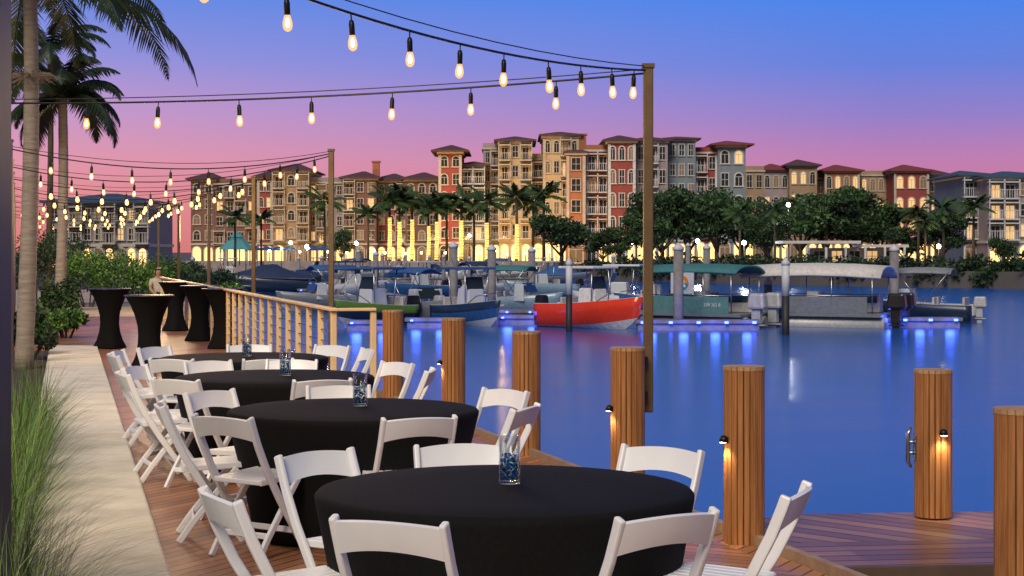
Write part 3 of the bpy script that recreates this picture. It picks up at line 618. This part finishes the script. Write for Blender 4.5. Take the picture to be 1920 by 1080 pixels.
building(1018,1086,258,246,14,'cream','roof_tile',6,4,['arch','rect','balc'],'tallest cream yellow block in the central row',.06,rh=1.1,ov=.6)
building(1062,1098,290,243,12,'terra','roof_tile',5,1,['rect'],'orange terracotta strip right of the tallest yellow block',.1,rh=1.0,chimney=1.1,ov=.4)
building(1098,1142,284,245,13,'terra',None,5,2,['balc','balc'],'terracotta block with deep white balconies',.08,'trim_white')
building(1140,1192,268,242,13,'red','roof_tile',5,3,['arch','rect','arch'],'red block with tall white arched windows',.04,'trim_white',rh=1.3)
building(1192,1252,268,245,13,'mauve','roof_tile',5,3,['rect','balc','rect'],'pale mauve block behind the tallest light pole',.05,'trim_white',rh=1.1)
building(1252,1304,265,248,13,'teal','roof_tile',6,3,['rect','rect'],'grey teal tower with hipped roof right of the tallest pole',.05,'trim_white',rh=.9)
building(1303,1346,288,250,12,'red',None,5,2,['balc','rect'],'red block between two grey towers on the right',.06,'trim_white')
building(1346,1398,276,249,12,'teal','roof_red',5,2,['rect','arch'],'grey corner tower with overhanging red roof',.05,'trim_white',rh=1.1,ov=1.2)
building(1396,1432,322,285,12,'tan',None,4,2,['rect','rect'],'low tan block right of the grey corner tower',.12)
building(1430,1480,322,300,12,'mauve','roof_red',4,3,['rect','arch'],'mauve block with red roof above the grove',.15)
building(1480,1532,314,298,12,'tan','roof_tile',4,3,['arch','rect'],'tan tower block with dark hipped roof above the grove',.35)
building(1532,1546,336,302,12,'brown',None,4,1,['rect'],'thin brown link between two right hand towers',.3)
building(1546,1612,324,300,12,'terra','roof_red',4,4,['rect','arch'],'long terracotta block with red roof, glowing windows',.45)
building(1612,1676,330,304,12,'tan',None,4,4,['arch','rect'],'tan flat topped block with glowing windows right of the terracotta block',.45)
building(1676,1742,324,298,12,'red','roof_red',4,3,['arch','arch'],'red block with tall glowing arched windows near the right',.7)
building(1742,1778,332,301,12,'brown','roof_tile',4,2,['rect','rect'],'small brown block at the right end of the far row',.3)
building(1806,1852,334,205,14,'blue','roof_slate',4,2,['balc','rect'],'blue grey hotel wing at the right edge',.2,'trim_white',rh=1.0)
building(1852,1990,338,200,16,'mauve','roof_slate',4,5,['balc','balc','rect'],'pale hotel with blue roof and lit balconies cut by the right edge',.3,'trim_white',rh=1.2)
t=thing('boathouse','long white flat roofed boathouse on the right shore','boathouse',(0,0,0)); Y=176
x0,x1=wx(1468,Y),wx(1702,Y)
bb=MB(); bb.box(((x0+x1)/2-2.6,Y+2,2.75),(x1-x0-5,5,.3)); bb.build('roof','trim_white',t); bb=MB(); bb.box((x1-2.4,Y+2.4,2.35),(5,5,.3)); bb.build('roof','trim_white',t)
bb=MB(); bb.box(((x0+x1)/2+1.2,Y+3,1.05),(x1-x0-4,2.4,2.2)); bb.build('wall','wall_white',t)
for i in range(7):
    bb=MB(); bb.box((x0+.4+i*(x1-x0-.8)/6,Y-.2,1.1),(.22,.22,2.2)); bb.build('post','trim_white',t)
for i in range(5): win('rect',1.1,1.1,'trim_white','pane_lit' if i%2 else 'pane_dark',t,(x0+4.2+i*1.9,Y+1.79,.7))
Y=205; t=thing('pavilion','teal roofed round pavilion at the far dock','pavilion',(wx(444,Y),Y,0))
bb=MB(); bb.lathe([(2.3,2.0),(2.25,2.1),(1.1,3.1),(.9,3.15),(.9,3.5),(1.0,3.55),(0,4.3)],8,sm=False); bb.build('roof','roof_teal',t)
for i in range(8):
    q=2*PI*i/8; bb=MB(); bb.tube([(2*math.cos(q),2*math.sin(q),0),(2*math.cos(q),2*math.sin(q),2.05)],.08,6); bb.build('post','trim_white',t)
for i,px in enumerate((478,500,521,541,588,606)):
    Y=216+i%2; t=thing('patio_umbrella','blue patio umbrella, %s from left along the far promenade'%od[i],'umbrella',(wx(px,Y),Y,0),0,'blue umbrellas on the far promenade')
    bb=MB(); bb.lathe([(1.1,1.9),(.6,2.25),(0,2.5)],8,sm=False); bb.build('canopy','boat_blue',t,recalc=False); bb=MB(); bb.tube([(0,0,0),(0,0,2.4)],.04,6); bb.build('pole','trim_white',t)
LS=[(1308,452,186,'bright white lamp at the foot of the grove','white_lamp',900),(1187,455,200,'white lamp left of the grove','white_lamp',250),(1478,384,192,'white lamp high above the grove','white_lamp',500),(668,456,216,'white lamp left of the lit palms','white_lamp',150),(575,462,217,'white lamp near the blue umbrellas','white_lamp',150),(545,455,216,'warm lamp right of the pavilion','warm_lamp',150),(700,470,215.5,'warm lamp under the chimney block','warm_lamp',100),(1000,468,215.5,'warm lamp beside the last lit palm','warm_lamp',200),(880,442,218,'warm lamp by the red tower base','warm_lamp',200),(1760,462,170,'warm lamp by the right hand palms','warm_lamp',200),(1395,455,180,'pale lamp beneath the grove palms','white_lamp',350)]
LS+=[(px,y,215.3,'small low waterfront lamp on the seawall promenade, %s from left'%od[i],'warm_lamp',60) for i,(px,y) in enumerate(((505,470),(528,466),(562,472),(615,472),(650,474),(722,474),(760,476),(790,474),(835,474),(850,470),(900,474),(930,470),(950,476),(985,474),(1030,472),(1055,470)))]
for i,(px,py,Y,l,k,e) in enumerate(LS):
    t=thing('street_lamp',l,'street lamp',(wx(px,Y),Y,0),0,'lamps on the far shore'); z=wz(py,Y); q=1.15 if e>60 else .75
    bb=MB(); bb.tube([(0,0,0),(0,0,z-.15)],[.07,.05],6); bb.build('pole','metal_dark',t)
    bb=MB(); bb.lathe([(0,-.22*q),(.16*q,-.16*q),(.2*q,0),(.14*q,.16*q),(0,.22*q)],10,(0,0,z)); bb.build('globe',k,t)
    if e>60: plight('lamp_light',(wx(px,Y),Y-.6,z),e,(.9,.95,1) if k=='white_lamp' else (1,.7,.35))
for px in (430,490,550,610,690,780,860,940,1030): plight('promenade_light',(wx(px,232),232,3.4),2600,(1,.58,.20),.5)
# ---------------------------------------------------------------- marina
def dockline(x0,x1,Y,D,label,lights=True,n=None,glow=0,big=1):
    t=thing('floating_dock',label,'dock',((x0+x1)/2,Y,WZ),0); W=x1-x0
    bb=MB(); bb.box((0,0,.36),(W,D,.14)); bb.build('deck_boards','dock_wood',t); bb=MB(); bb.box((0,0,.13),(W-.2,D-.2,.32)); bb.build('float','pile_grey',t)
    if lights:
        n=n or max(2,int(W/.9))
        for i in range(n):
            bb=MB(); bb.box((-W/2+.3+(W-.6)*i/max(1,n-1),-D/2-.04,.33),(.12*big,.05,.07*big)); bb.build('dock_light','blue_led',t)
    for i in range(glow): plight('dock_glow',((x0+x1)/2-W/2+W*(i+.5)/glow,Y-D/2-.35,WZ+.42),24,(.05,.12,1),.2)
dockline(wx(648,67.5),wx(745,67.5),67.5,.9,'low finger dock with blue lights before the green striped boat',glow=2)
dockline(wx(760,70),wx(850,70),70,.9,'low finger dock with blue lights left of the blue boat',glow=2)
dockline(wx(930,73),wx(1020,73),73,.9,'low finger dock with blue lights left of the red boat',glow=2)
dockline(wx(1190,68),wx(1425,68),68,.9,'low dock with blue lights before the teal tour boat',glow=4,big=1.3)
dockline(wx(1632,70.5),wx(1800,70.5),70.5,.9,'short dock with blue lights before the far right boat',glow=3,big=1.3)
dockline(wx(1195,78),wx(1500,78),78,1.6,'dock behind the two tour boats',n=8,glow=2)
dockline(wx(640,80),wx(1005,80),80,1.6,'dock behind the green striped and blue boats',n=9,glow=3)
dockline(wx(560,125),wx(1050,125),125,1.8,'second long dock across the middle of the marina',n=12)
dockline(wx(430,178),wx(1060,178),178,2,'farthest long dock below the seawall',lights=False)
dockline(wx(600,150),wx(1050,150),150,1.6,'third long dock behind the middle boats',lights=False)
def dpile(px,yt,yb,label,w=.42,black=False):
    Y=wY(yb); t=thing('dock_piling',label,'piling',(wx(px,Y),Y,WZ),0,'white capped pilings in the marina'); z=wz(yt,Y)-WZ
    bb=MB()
    if black: bb.tube([(0,0,-1),(0,0,z*.52)],w/2,12,1); bb.tube([(0,0,z*.5),(0,0,z-.3)],w/2*1.04,12,0)
    else: bb.tube([(0,0,-1),(0,0,z-.3)],w/2,12,0)
    bb.build('shaft',['pile_white','pile_black'] if black else ['pile_grey'],t)
    bb=MB(); bb.lathe([(w/2*1.12,z-.32),(w/2*1.12,z-.2),(0,z+.02)],12); bb.build('cap','pile_white',t)
for a in [(850,452,600,'thick white capped piling in front of the red tower'),(922,458,592,'white capped piling right of the thick one'),(997,462,578,'white capped piling left of the wide dark tree'),(1272,455,618,'white capped piling left of the first tour boat'),(1325,457,575,'white capped piling behind the first tour boat'),(1290,455,540,'thin white capped piling behind the tour boat piling'),(1677,458,606,'white capped piling right of the long tour boat')]: dpile(*a)
dpile(1067,483,622,'slim piling, white above black, in front of the red boat',.26,True); dpile(1473,482,628,'slim piling, white above black, in front of the long tour boat',.30,True)
for i,(px,yt,yb) in enumerate([(672,466,548),(717,474,540),(832,476,535),(603,478,545),(760,476,527),(805,478,526),(705,470,560),(560,480,530),(880,480,530),(955,478,528),(1035,480,526),(362,480,545),(645,482,528),(480,486,530),(1150,476,545),(1440,520,608)]):
    dpile(px,yt,yb,'distant grey dock piling, %s from the left in the marina'%['sixth','eighth','eleventh','fourth','ninth','tenth','seventh','third','twelfth','thirteenth','fourteenth','first','fifth','second','fifteenth','sixteenth'][i],.36)
def hull(L,B,H,hm,wm='boat_white',stripe=None):
    n=16; bb=MB(); vs=[]
    for i in range(n+1):
        t=i/n; bmx=B/2*(1-max(0,(t-.3)/.7)**2.4)*(.92+.08*min(1,t*5))+.02; sh=H*(1+.38*t*t); ck=min(bmx,B/2*.86*(1-max(0,(t-.25)/.75)**1.9)+.01)
        zc=.08+.42*H*t**2.5; zk=-.25+(H*.75)*max(0,(t-.6)/.4)**2.6; x=L*(t-.5); fl=.28*t*t; zi=.42*H+.2*t
        inn=max(.01,bmx-.14)
        vs+=[(x,0,zk),(x,ck,zc),(x+fl*.6,ck+(bmx-ck)*.6,zc+(sh-zc)*.55),(x+fl,bmx,sh),(x+fl-.02,inn,sh+.02),(x+fl*.5-.03,max(.008,inn-.04),zi),(x+fl*.5-.03,-max(.008,inn-.04),zi),(x+fl-.02,-inn,sh+.02),(x+fl,-bmx,sh),(x+fl*.6,-ck-(bmx-ck)*.6,zc+(sh-zc)*.55),(x,-ck,zc)]
    k=11; mm={0:1,1:0,2:2,3:1,4:1,5:1,6:1,7:1,8:2,9:0,10:1}
    for j in range(k):
        bb.add(vs if j==0 else [],[],0)
        for i in range(n): bb.f.append((i*k+j,i*k+(j+1)%k,(i+1)*k+(j+1)%k,(i+1)*k+j)); bb.m.append(mm[j]); bb.s.append(j in(1,2,8,9))
    bb.f.append(tuple(range(k))); bb.m.append(0); bb.s.append(False); bb.f.append(tuple(n*k+j for j in reversed(range(k)))); bb.m.append(0); bb.s.append(False)
    return bb,[hm,wm,stripe or hm]
def motor(t,x,y,z,m,s=1.0):
    bb=MB(); bb.box((-.28*s,0,.55*s),(.62*s,.42*s,.5*s),0,None,.82); o=bb.build('outboard_motor',m,t,(x,y,z),bevel=.08*s)
    bb=MB(); bb.box((-.25*s,0,.1*s),(.3*s,.2*s,.5*s)); bb.box((-.25*s,0,-.4*s),(.22*s,.1*s,.6*s)); bb.box((-.3*s,0,-.2*s),(.5*s,.26*s,.04*s)); bb.build('lower_leg',m,o,bevel=.02)
def seat_box(t,x,y,z,d=(.6,1.2,.45)):
    bb=MB(); bb.box((x,y,z+d[2]/2),d); bb.box((x-d[0]/2+.06,y,z+d[2]+.2),(.12,d[1],.45)); bb.build('seat','vinyl',t,bevel=.04)
def console_boat(label,px,yb,yaw,L,hm,top='boat_white',stripe=None,mot='motor_black',nm=1,ttop=True,B=None,H=.85,rods=True,deckm='boat_white'):
    Y=wY(yb)+1; B=B or L*.34; t=thing('motor_boat',label,'boat',(wx(px,Y),Y,WZ),yaw,'boats moored in the marina')
    bb,ms=hull(L,B,H,hm,deckm,stripe); bb.build('hull',ms,t)
    bb=MB(); bb.box((0.1,0,H*.42+.65),(1.1,.95,1.25),0,None,.8); bb.build('console',deckm,t,bevel=.05)
    bb=MB(); bb.box((.42,0,H*.42+1.5),(.05,.85,.55),0,Matrix.Rotation(-.35,3,'Y')); bb.build('windshield','tinted',t)
    seat_box(t,-.95,0,H*.42)
    if ttop:
        z=H*.42+2.15; bb=MB(); bb.box((-.15,0,z),(2.0,1.65,.11)); tt=bb.build('hardtop',top,t,bevel=.04)
        for sx in (-.8,.6):
            for sy in (-.5,.5): bb=MB(); bb.tube([(sx*.75,sy,H*.42),(sx,sy*1.2,z)],.03,6); bb.build('post','steel',tt)
        if rods:
            for i in range(5): bb=MB(); bb.tube([(-1.15,-.6+i*.3,z-.1),(-1.5,-.65+i*.33,z+.35+.25*random.random())],.010,5); bb.build('fishing_rod','motor_black',tt)
    bb=MB(); bb.tube([(L*.18,-B*.38,H*1.12+.05),(L*.3,-B*.32,H*1.2+.3),(L*.49,0,H*1.35+.32),(L*.3,B*.32,H*1.2+.3),(L*.18,B*.38,H*1.12+.05)],.022,6); bb.build('bow_rail','steel',t)
    for i in range(nm): motor(t,-L/2-.02,(i-(nm-1)/2)*.55,H*.55,mot)
    return t
def bimini_boat(label,px,yb,yaw,L,hm,canvas,mot='motor_black',H=.8,covered=False):
    Y=wY(yb)+1; B=L*.36; t=thing('motor_boat',label,'boat',(wx(px,Y),Y,WZ),yaw,'boats moored in the marina')
    bb,ms=hull(L,B,H,hm); bb.build('hull',ms,t)
    if covered:
        bb=MB(); n=8; vs=[]; fs=[]
        for i in range(n+1):
            u=i/n; x=L*(u-.5)*.96; w=B/2*1.03*(1-max(0,(u-.3)/.7)**2.4)+.03; z=H*(1+.38*u*u)+.03; pk=.9*math.exp(-((u-.42)/.22)**2)+.2*(1-u)
            vs+=[(x,-w,z-.1),(x,-w*.6,z+pk*.7),(x,0,z+pk),(x,w*.6,z+pk*.7),(x,w,z-.1)]
        for i in range(n):
            for j in range(4): fs.append((i*5+j,i*5+j+1,i*5+6+j,i*5+5+j))
        bb.add(vs,fs,0,True); bb.build('canvas_cover',canvas,t,recalc=False)
    else:
        for s in (-1,1): bb=MB(); bb.box((.5,s*.55,H*.42+.75),(.6,.5,.9),0,None,.85); bb.build('dashboard','boat_white',t,bevel=.04)
        bb=MB(); bb.box((.8,0,H+.55),(.04,B*.8,.55),0,Matrix.Rotation(-.5,3,'Y')); bb.build('windshield','tinted',t)
        seat_box(t,-.6,.5,H*.42,(.55,.6,.4)); seat_box(t,-.6,-.5,H*.42,(.55,.6,.4)); seat_box(t,-L*.38,0,H*.42,(.6,B*.7,.4))
        z=H+1.75; bb=MB(); n=10; vs=[];fs=[]
        for i in range(n+1):
            u=i/n*2-1; 
            for x in (-1.3,-.45,.4,1.2): vs.append((x-.3,u*B*.45,z-.24*u*u-.06*abs(x)))
        for i in range(n):
            for j in range(3): fs.append((i*4+j,i*4+j+1,i*4+5+j,i*4+4+j))
        bb.add(vs,fs,0,True); o=bb.build('bimini_top',canvas,t,recalc=False); md=o.modifiers.new('s','SOLIDIFY'); md.thickness=.07
        for s in (-1,1):
            for x in (-1.5,.8): bb=MB(); bb.tube([(-.3,s*B*.45,H+.02),(x,s*B*.45,z-.25)],.02,6); bb.build('bimini_frame','steel',o)
    motor(t,-L/2,0,H*.5,mot)
    return t
def text_mesh(body,size):
    cu=bpy.data.curves.new('lettering','FONT'); cu.body=body; cu.size=size; cu.extrude=.004; cu.align_x='CENTER'
    ob=bpy.data.objects.new('lettering',cu); C.objects.link(ob); dg=bpy.context.evaluated_depsgraph_get(); me=bpy.data.meshes.new_from_object(ob.evaluated_get(dg)); bpy.data.objects.remove(ob); me.materials.clear(); me.materials.append(M['logo_white']); return me
def emblem(t,x,y,z,r,name='emblem'):
    bb=MB(); rot=lambda vs:[(x-a,y+d,z+c) for a,c,d in vs]
    def disc(rad,d,m,cy=0,half=None,n=24):
        if half is None: pts=[(rad*math.cos(2*PI*i/n),rad*math.sin(2*PI*i/n)+cy,d) for i in range(n)]
        else: pts=[(rad*math.cos(PI*i/n+half),rad*math.sin(PI*i/n+half)+cy,d) for i in range(n+1)]
        bb.add(rot(pts),[tuple(range(len(pts)))],m)
    disc(r,.012,0); disc(r*.88,.018,1,0,0); disc(r*.88,.018,2,0,PI); disc(r*.42,.024,3,-.0,0); disc(r*.5,.024,0,-r*.5,PI*.05,10)
    bb.build(name,['logo_white','logo_orange','logo_teal','canvas_white'],t,recalc=False)
def pontoon(label,px,yb,yaw,L,panel,canvas,mot,nm,text=None,sign=None,B=2.6,arch=.42,cz=2.62,clen=1.0,coff=0):
    Y=wY(yb)+1; t=thing('pontoon_boat',label,'boat',(wx(px,Y),Y,WZ),yaw,'tour boats at the right hand dock')
    for s in (-1,1): bb=MB(); bb.tube([(-L/2,s*.85,.12),(L/2-.9,s*.85,.12),(L/2-.3,s*.85,.2),(L/2,s*.85,.32)],[.33,.33,.24,.05],12); bb.build('pontoon','motor_silver',t)
    bb=MB(); bb.box((0,0,.52),(L-.2,B,.14)); bb.build('deck','boat_grey',t,bevel=.02)
    for s in (-1,1):
        bb=MB(); bb.box((.1,s*(B/2-.05),.95),(L-1.2,.06,.72)); bb.build('side_panel',panel,t,bevel=.015)
        bb=MB(); bb.tube([(-L/2+.6,s*(B/2-.05),1.36),(L/2-.5,s*(B/2-.05),1.36)],.025,6); bb.build('rail','steel',t)
    bb=MB(); bb.box((L/2-.45,0,.95),(.06,B*.9,.72)); bb.build('bow_panel',panel,t,bevel=.015)
    for x in (-.25,.15): seat_box(t,L*x,-B*.28,.6,(L*.3,.55,.42))
    bb=MB(); bb.box((L*.02,.2,1.05),(.6,.7,.95),0,None,.85); bb.build('helm','boat_white',t,bevel=.04)
    z=cz; n=12; vs=[];fs=[]; h=L*clen/2; xs=[coff-h+.1,coff-h*.5,coff,coff+h*.5,coff+h-.1]
    for i in range(n+1):
        u=i/n*2-1
        for x in xs: vs.append((x,u*B*.53,z-arch*u**2*(.4+.6*u*u)-.012*(x-coff)**2))
    k=len(xs)
    for i in range(n):
        for j in range(k-1): fs.append((i*k+j,i*k+j+1,i*k+k+1+j,i*k+k+j))
    bb=MB(); bb.add(vs,fs,0,True); cn=bb.build('canopy',canvas,t,recalc=False); md=cn.modifiers.new('s','SOLIDIFY'); md.thickness=.1
    for s in (-1,1):
        for q in (-.85,-.3,.3,.85): x=coff+q*h; bb=MB(); bb.tube([(x,s*(B/2-.06),.55),(x,s*(B/2-.02),z-arch+.02)],.03,6); bb.build('canopy_post','steel',cn)
    if sign:
        sx,sz,sr=sign; bb=MB(); bb.box((sx,B/2+.02,sz),(sr*3,.04,sr*2.4)); bb.build('sign_panel','boat_white',t); emblem(t,sx,B/2+.045,sz,sr)
    if text: place('lettering',text_mesh(text,.2),t,(-L*.2,B/2-.01,.9),(PI/2,0,PI))
    for i in range(nm): motor(t,-L/2-.05,(i-(nm-1)/2)*1.5,.4,mot,1.35)
R=math.radians
console_boat('red hulled centre console fishing boat with white hardtop',1108,617,R(-45),5.2,'boat_red','boat_bright','boat_red',mot='motor_black',H=1.0,deckm='boat_bright')
pontoon('white and teal tour boat with round emblem and twin outboards',1325,613,R(144),4.9,'boat_teal','canvas_teal','motor_silver',2,text='239 262 8',sign=(.45,1.88,.38),arch=.32,cz=2.72,clen=1.0,coff=.2)
pontoon('long tour boat under a white arched canopy',1535,613,R(152),6.4,'boat_grey','canvas_white','motor_black',2,arch=.5,cz=2.75)
bimini_boat('dark boat with grey bimini moored at the far right',1722,605,R(155),5.0,'boat_navy','canvas_grey','motor_silver')
console_boat('dark hulled boat with green stripe and dark hardtop nearest the railing',702,612,R(228),4.2,'boat_navy','canvas_blue',stripe='boat_lime',mot='motor_black')
bimini_boat('dark grey boat with blue bimini right of the green striped one',786,606,R(-52),4.0,'boat_grey','canvas_blue')
console_boat('blue boat pointing right behind the third piling',880,612,R(-56),4.4,'boat_blue','canvas_blue',stripe='boat_navy',mot='motor_silver')
bimini_boat('grey boat with navy bimini behind the second light pole',612,584,R(205),5.2,'boat_grey','canvas_blue')
bimini_boat('boat under navy canvas cover beyond the railing',490,552,R(190),8,'boat_navy','canvas_navy',covered=True,H=1.2)
bimini_boat('pale runabout with teal bimini left of the red boat',968,588,R(-25),4.8,'boat_pale','canvas_teal')
console_boat('white boat half hidden behind the red boat',1165,588,R(165),5.0,'boat_white','boat_white',rods=False)
bimini_boat('boat with navy bimini behind the first tour boat',1243,590,R(160),4.8,'boat_blue','canvas_navy')
bimini_boat('covered grey boat at the left of the second dock',560,548,R(175),6.5,'boat_grey','canvas_navy',covered=True)
console_boat('white boat with navy hardtop at the second dock',660,556,R(30),5.6,'boat_white','canvas_navy')
console_boat('blue boat beside the thick white capped piling',790,560,R(215),5.4,'boat_blue','boat_white')
bimini_boat('white boat behind the bow of the blue one at the second dock',905,556,R(28),5.4,'boat_white','canvas_navy')
console_boat('pale boat at the right end of the second dock',1015,556,R(200),5.4,'boat_pale','boat_white')
for i,(px,y) in enumerate([(430,528),(520,526),(600,524),(675,526),(745,525),(820,526),(870,524),(940,527),(1005,526),(1050,530)]):
    nm=od[i]
    if i%2==0: console_boat('small distant boat below the seawall, %s from left'%nm,px,y,R(random.choice((0,180))+random.uniform(-40,40)),6,random.choice(('boat_white','boat_blue','boat_pale')),'boat_pale',rods=False)
    else: bimini_boat('small distant boat below the seawall, %s from left'%nm,px,y,R(random.choice((0,180))+random.uniform(-40,40)),6,random.choice(('boat_white','boat_grey')),random.choice(('canvas_navy','canvas_blue')),covered=i%4==1)
# ---------------------------------------------------------------- seated person and bench
px,Y=294,44.0; bx=wx(px,Y)
t=thing('bench','low dark bench with the seated person on it','bench',(bx,Y+.25,0))
bb=MB(); bb.box((0,0,.43),(1.4,.42,.05)); bb.build('seat','bench_wood',t,bevel=.01)
for s in (-.55,.55): bb=MB(); bb.box((s,0,.2),(.07,.38,.41)); bb.build('leg','metal_dark',t)
def skin(name,pts,edges,rad,m,parent,lev=2,root=0):
    me=bpy.data.meshes.new(name); me.from_pydata(pts,edges,[]); me.materials.append(M[m]); o=place(name,me,parent)
    md=o.modifiers.new('k','SKIN'); md.use_smooth_shade=True
    for i,r in enumerate(rad): me.skin_vertices[0].data[i].radius=(r,r) if not isinstance(r,tuple) else r
    me.skin_vertices[0].data[root].use_root=True
    s=o.modifiers.new('u','SUBSURF'); s.levels=lev; s.render_levels=lev; return o
pr_=thing('person','person seated on the bench by the railing in a pale top and dark trousers','person',(bx,Y+.2,0),.35)
P=[(0,0,.52),(0,.02,.72),(0,.03,.95),(0,.02,1.06),(0,-.01,1.16),(0,-.03,1.26)]; E=[(0,1),(1,2),(2,3),(3,4),(4,5)]; Rr=[.13,.12,.14,.06,.085,.075]
def addc(start,pts,rs):
    k=start
    for p,r in zip(pts,rs): P.append(p); Rr.append(r); E.append((k,len(P)-1)); k=len(P)-1
    return k
for s in (-1,1):
    h=addc(2,[(s*.18,.02,.97),(s*.22,-.05,.74),(s*.15,-.26,.62),(s*.13,-.32,.60)],[.055,.045,.036,.03])
    for q in range(4): addc(h,[(s*(.10+q*.022),-.37,.592),(s*(.10+q*.022),-.40+.005*abs(q-1),.575)],[.009,.008])
    addc(h,[(s*.085,-.34,.60),(s*.075,-.37,.59)],[.01,.009])
    addc(0,[(s*.10,-.06,.52),(s*.12,-.42,.50),(s*.12,-.44,.1),(s*.13,-.58,.04)],[.09,.07,.05,.035])
skin('body',P,E,Rr,'skin',pr_)
skin('shirt',[(0,0,.53),(0,.02,.72),(0,.03,.95),(-.18,.02,.97),(-.215,-.03,.8),(.18,.02,.97),(.215,-.03,.8),(0,.02,1.03)],[(0,1),(1,2),(2,3),(3,4),(2,5),(5,6),(2,7)],[.15,.14,.155,.07,.06,.07,.06,.07],'shirt',pr_)
skin('trousers',[(0,0,.50),(.10,-.06,.52),(.12,-.42,.5),(.12,-.44,.16),(-.10,-.06,.52),(-.12,-.42,.5),(-.12,-.44,.16)],[(0,1),(1,2),(2,3),(0,4),(4,5),(5,6)],[.14,.1,.082,.062,.1,.082,.062],'trousers',pr_)
skin('hair',[(0,.02,1.2),(0,.0,1.29),(0,.05,1.12)],[(0,1),(0,2)],[.092,.075,.06],'hair',pr_)
# ---------------------------------------------------------------- world, lights, camera
w=bpy.data.worlds.new('World'); sc.world=w; w.use_nodes=True; nt=w.node_tree; N=nt.nodes.new; L=nt.links.new; bg=nt.nodes['Background']
tc=N('ShaderNodeTexCoord'); sp=N('ShaderNodeSeparateXYZ'); L(tc.outputs['Generated'],sp.inputs[0])
mr=N('ShaderNodeMapRange'); mr.inputs['From Min'].default_value=0; mr.inputs['From Max'].default_value=.6; L(sp.outputs[2],mr.inputs['Value'])
def ramp(st):
    r=N('ShaderNodeValToRGB'); e=r.color_ramp.elements
    while len(e)<len(st): e.new(.5)
    for i,(z,c) in enumerate(st): e[i].position=z/.6; e[i].color=lin(*c)
    L(mr.outputs[0],r.inputs['Fac']); return r
rl_=ramp([(0,(216,126,120)),(.03,(226,138,144)),(.055,(222,148,172)),(.085,(192,148,202)),(.115,(146,142,218)),(.155,(92,132,224)),(.3,(52,106,214)),(.6,(72,80,112))])
rr_=ramp([(0,(192,110,130)),(.03,(202,118,152)),(.055,(186,120,176)),(.08,(142,120,200)),(.11,(94,122,218)),(.155,(54,126,234)),(.3,(40,102,216)),(.6,(68,78,114))])
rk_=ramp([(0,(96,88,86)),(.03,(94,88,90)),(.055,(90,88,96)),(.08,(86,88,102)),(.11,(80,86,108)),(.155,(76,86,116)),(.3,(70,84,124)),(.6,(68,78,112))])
m2=N('ShaderNodeMapRange'); m2.inputs['From Min'].default_value=-.28; m2.inputs['From Max'].default_value=.22; L(sp.outputs[0],m2.inputs['Value'])
mx=N('ShaderNodeMix'); mx.data_type='RGBA'; L(m2.outputs[0],mx.inputs[0]); L(rl_.outputs[0],mx.inputs[6]); L(rr_.outputs[0],mx.inputs[7])
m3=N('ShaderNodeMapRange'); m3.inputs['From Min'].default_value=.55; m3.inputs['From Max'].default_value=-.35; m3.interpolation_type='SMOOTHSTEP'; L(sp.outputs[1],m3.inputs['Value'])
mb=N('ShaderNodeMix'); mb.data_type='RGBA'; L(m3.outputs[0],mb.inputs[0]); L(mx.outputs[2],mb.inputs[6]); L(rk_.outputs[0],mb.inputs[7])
sky=N('ShaderNodeTexSky'); sky.sky_type='NISHITA'; sky.sun_disc=False; sky.sun_elevation=R(3); sky.sun_rotation=R(190)
ad=N('ShaderNodeMix'); ad.data_type='RGBA'; ad.blend_type='ADD'; ad.inputs[0].default_value=.01; L(mb.outputs[2],ad.inputs[6]); L(sky.outputs[0],ad.inputs[7])
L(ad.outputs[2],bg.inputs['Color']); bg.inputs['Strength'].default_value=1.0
sl=bpy.data.lights.new('sun','SUN'); sl.energy=2.75; sl.angle=R(26); sl.color=(1,.88,.72); so=bpy.data.objects.new('sun',sl); C.objects.link(so); so.rotation_euler=Vector((.3,1,-.9)).to_track_quat('-Z','Y').to_euler()
for x,y,z,e in ((-9.5,47,2.4,420),(-8,38,2.6,220),(-5.5,27,2.7,170),(-3.5,18,2.7,115),(-1.5,11.5,2.75,60),(-2.9,9.2,2.6,55)):
    plight('string_glow',(x,y,z),e,(1,.66,.32),.6)
cd=bpy.data.cameras.new('camera'); cam=bpy.data.objects.new('camera',cd); C.objects.link(cam); cam.location=(0,0,CH); cam.rotation_euler=(PI/2,0,0)
cd.sensor_width=36; cd.lens=F/1920*36; cd.shift_y=(HZ-540)/1920; cd.clip_end=6000; cd.clip_start=.1; sc.camera=cam
sc.view_settings.view_transform='Standard'; sc.view_settings.look='None'; sc.view_settings.exposure=0
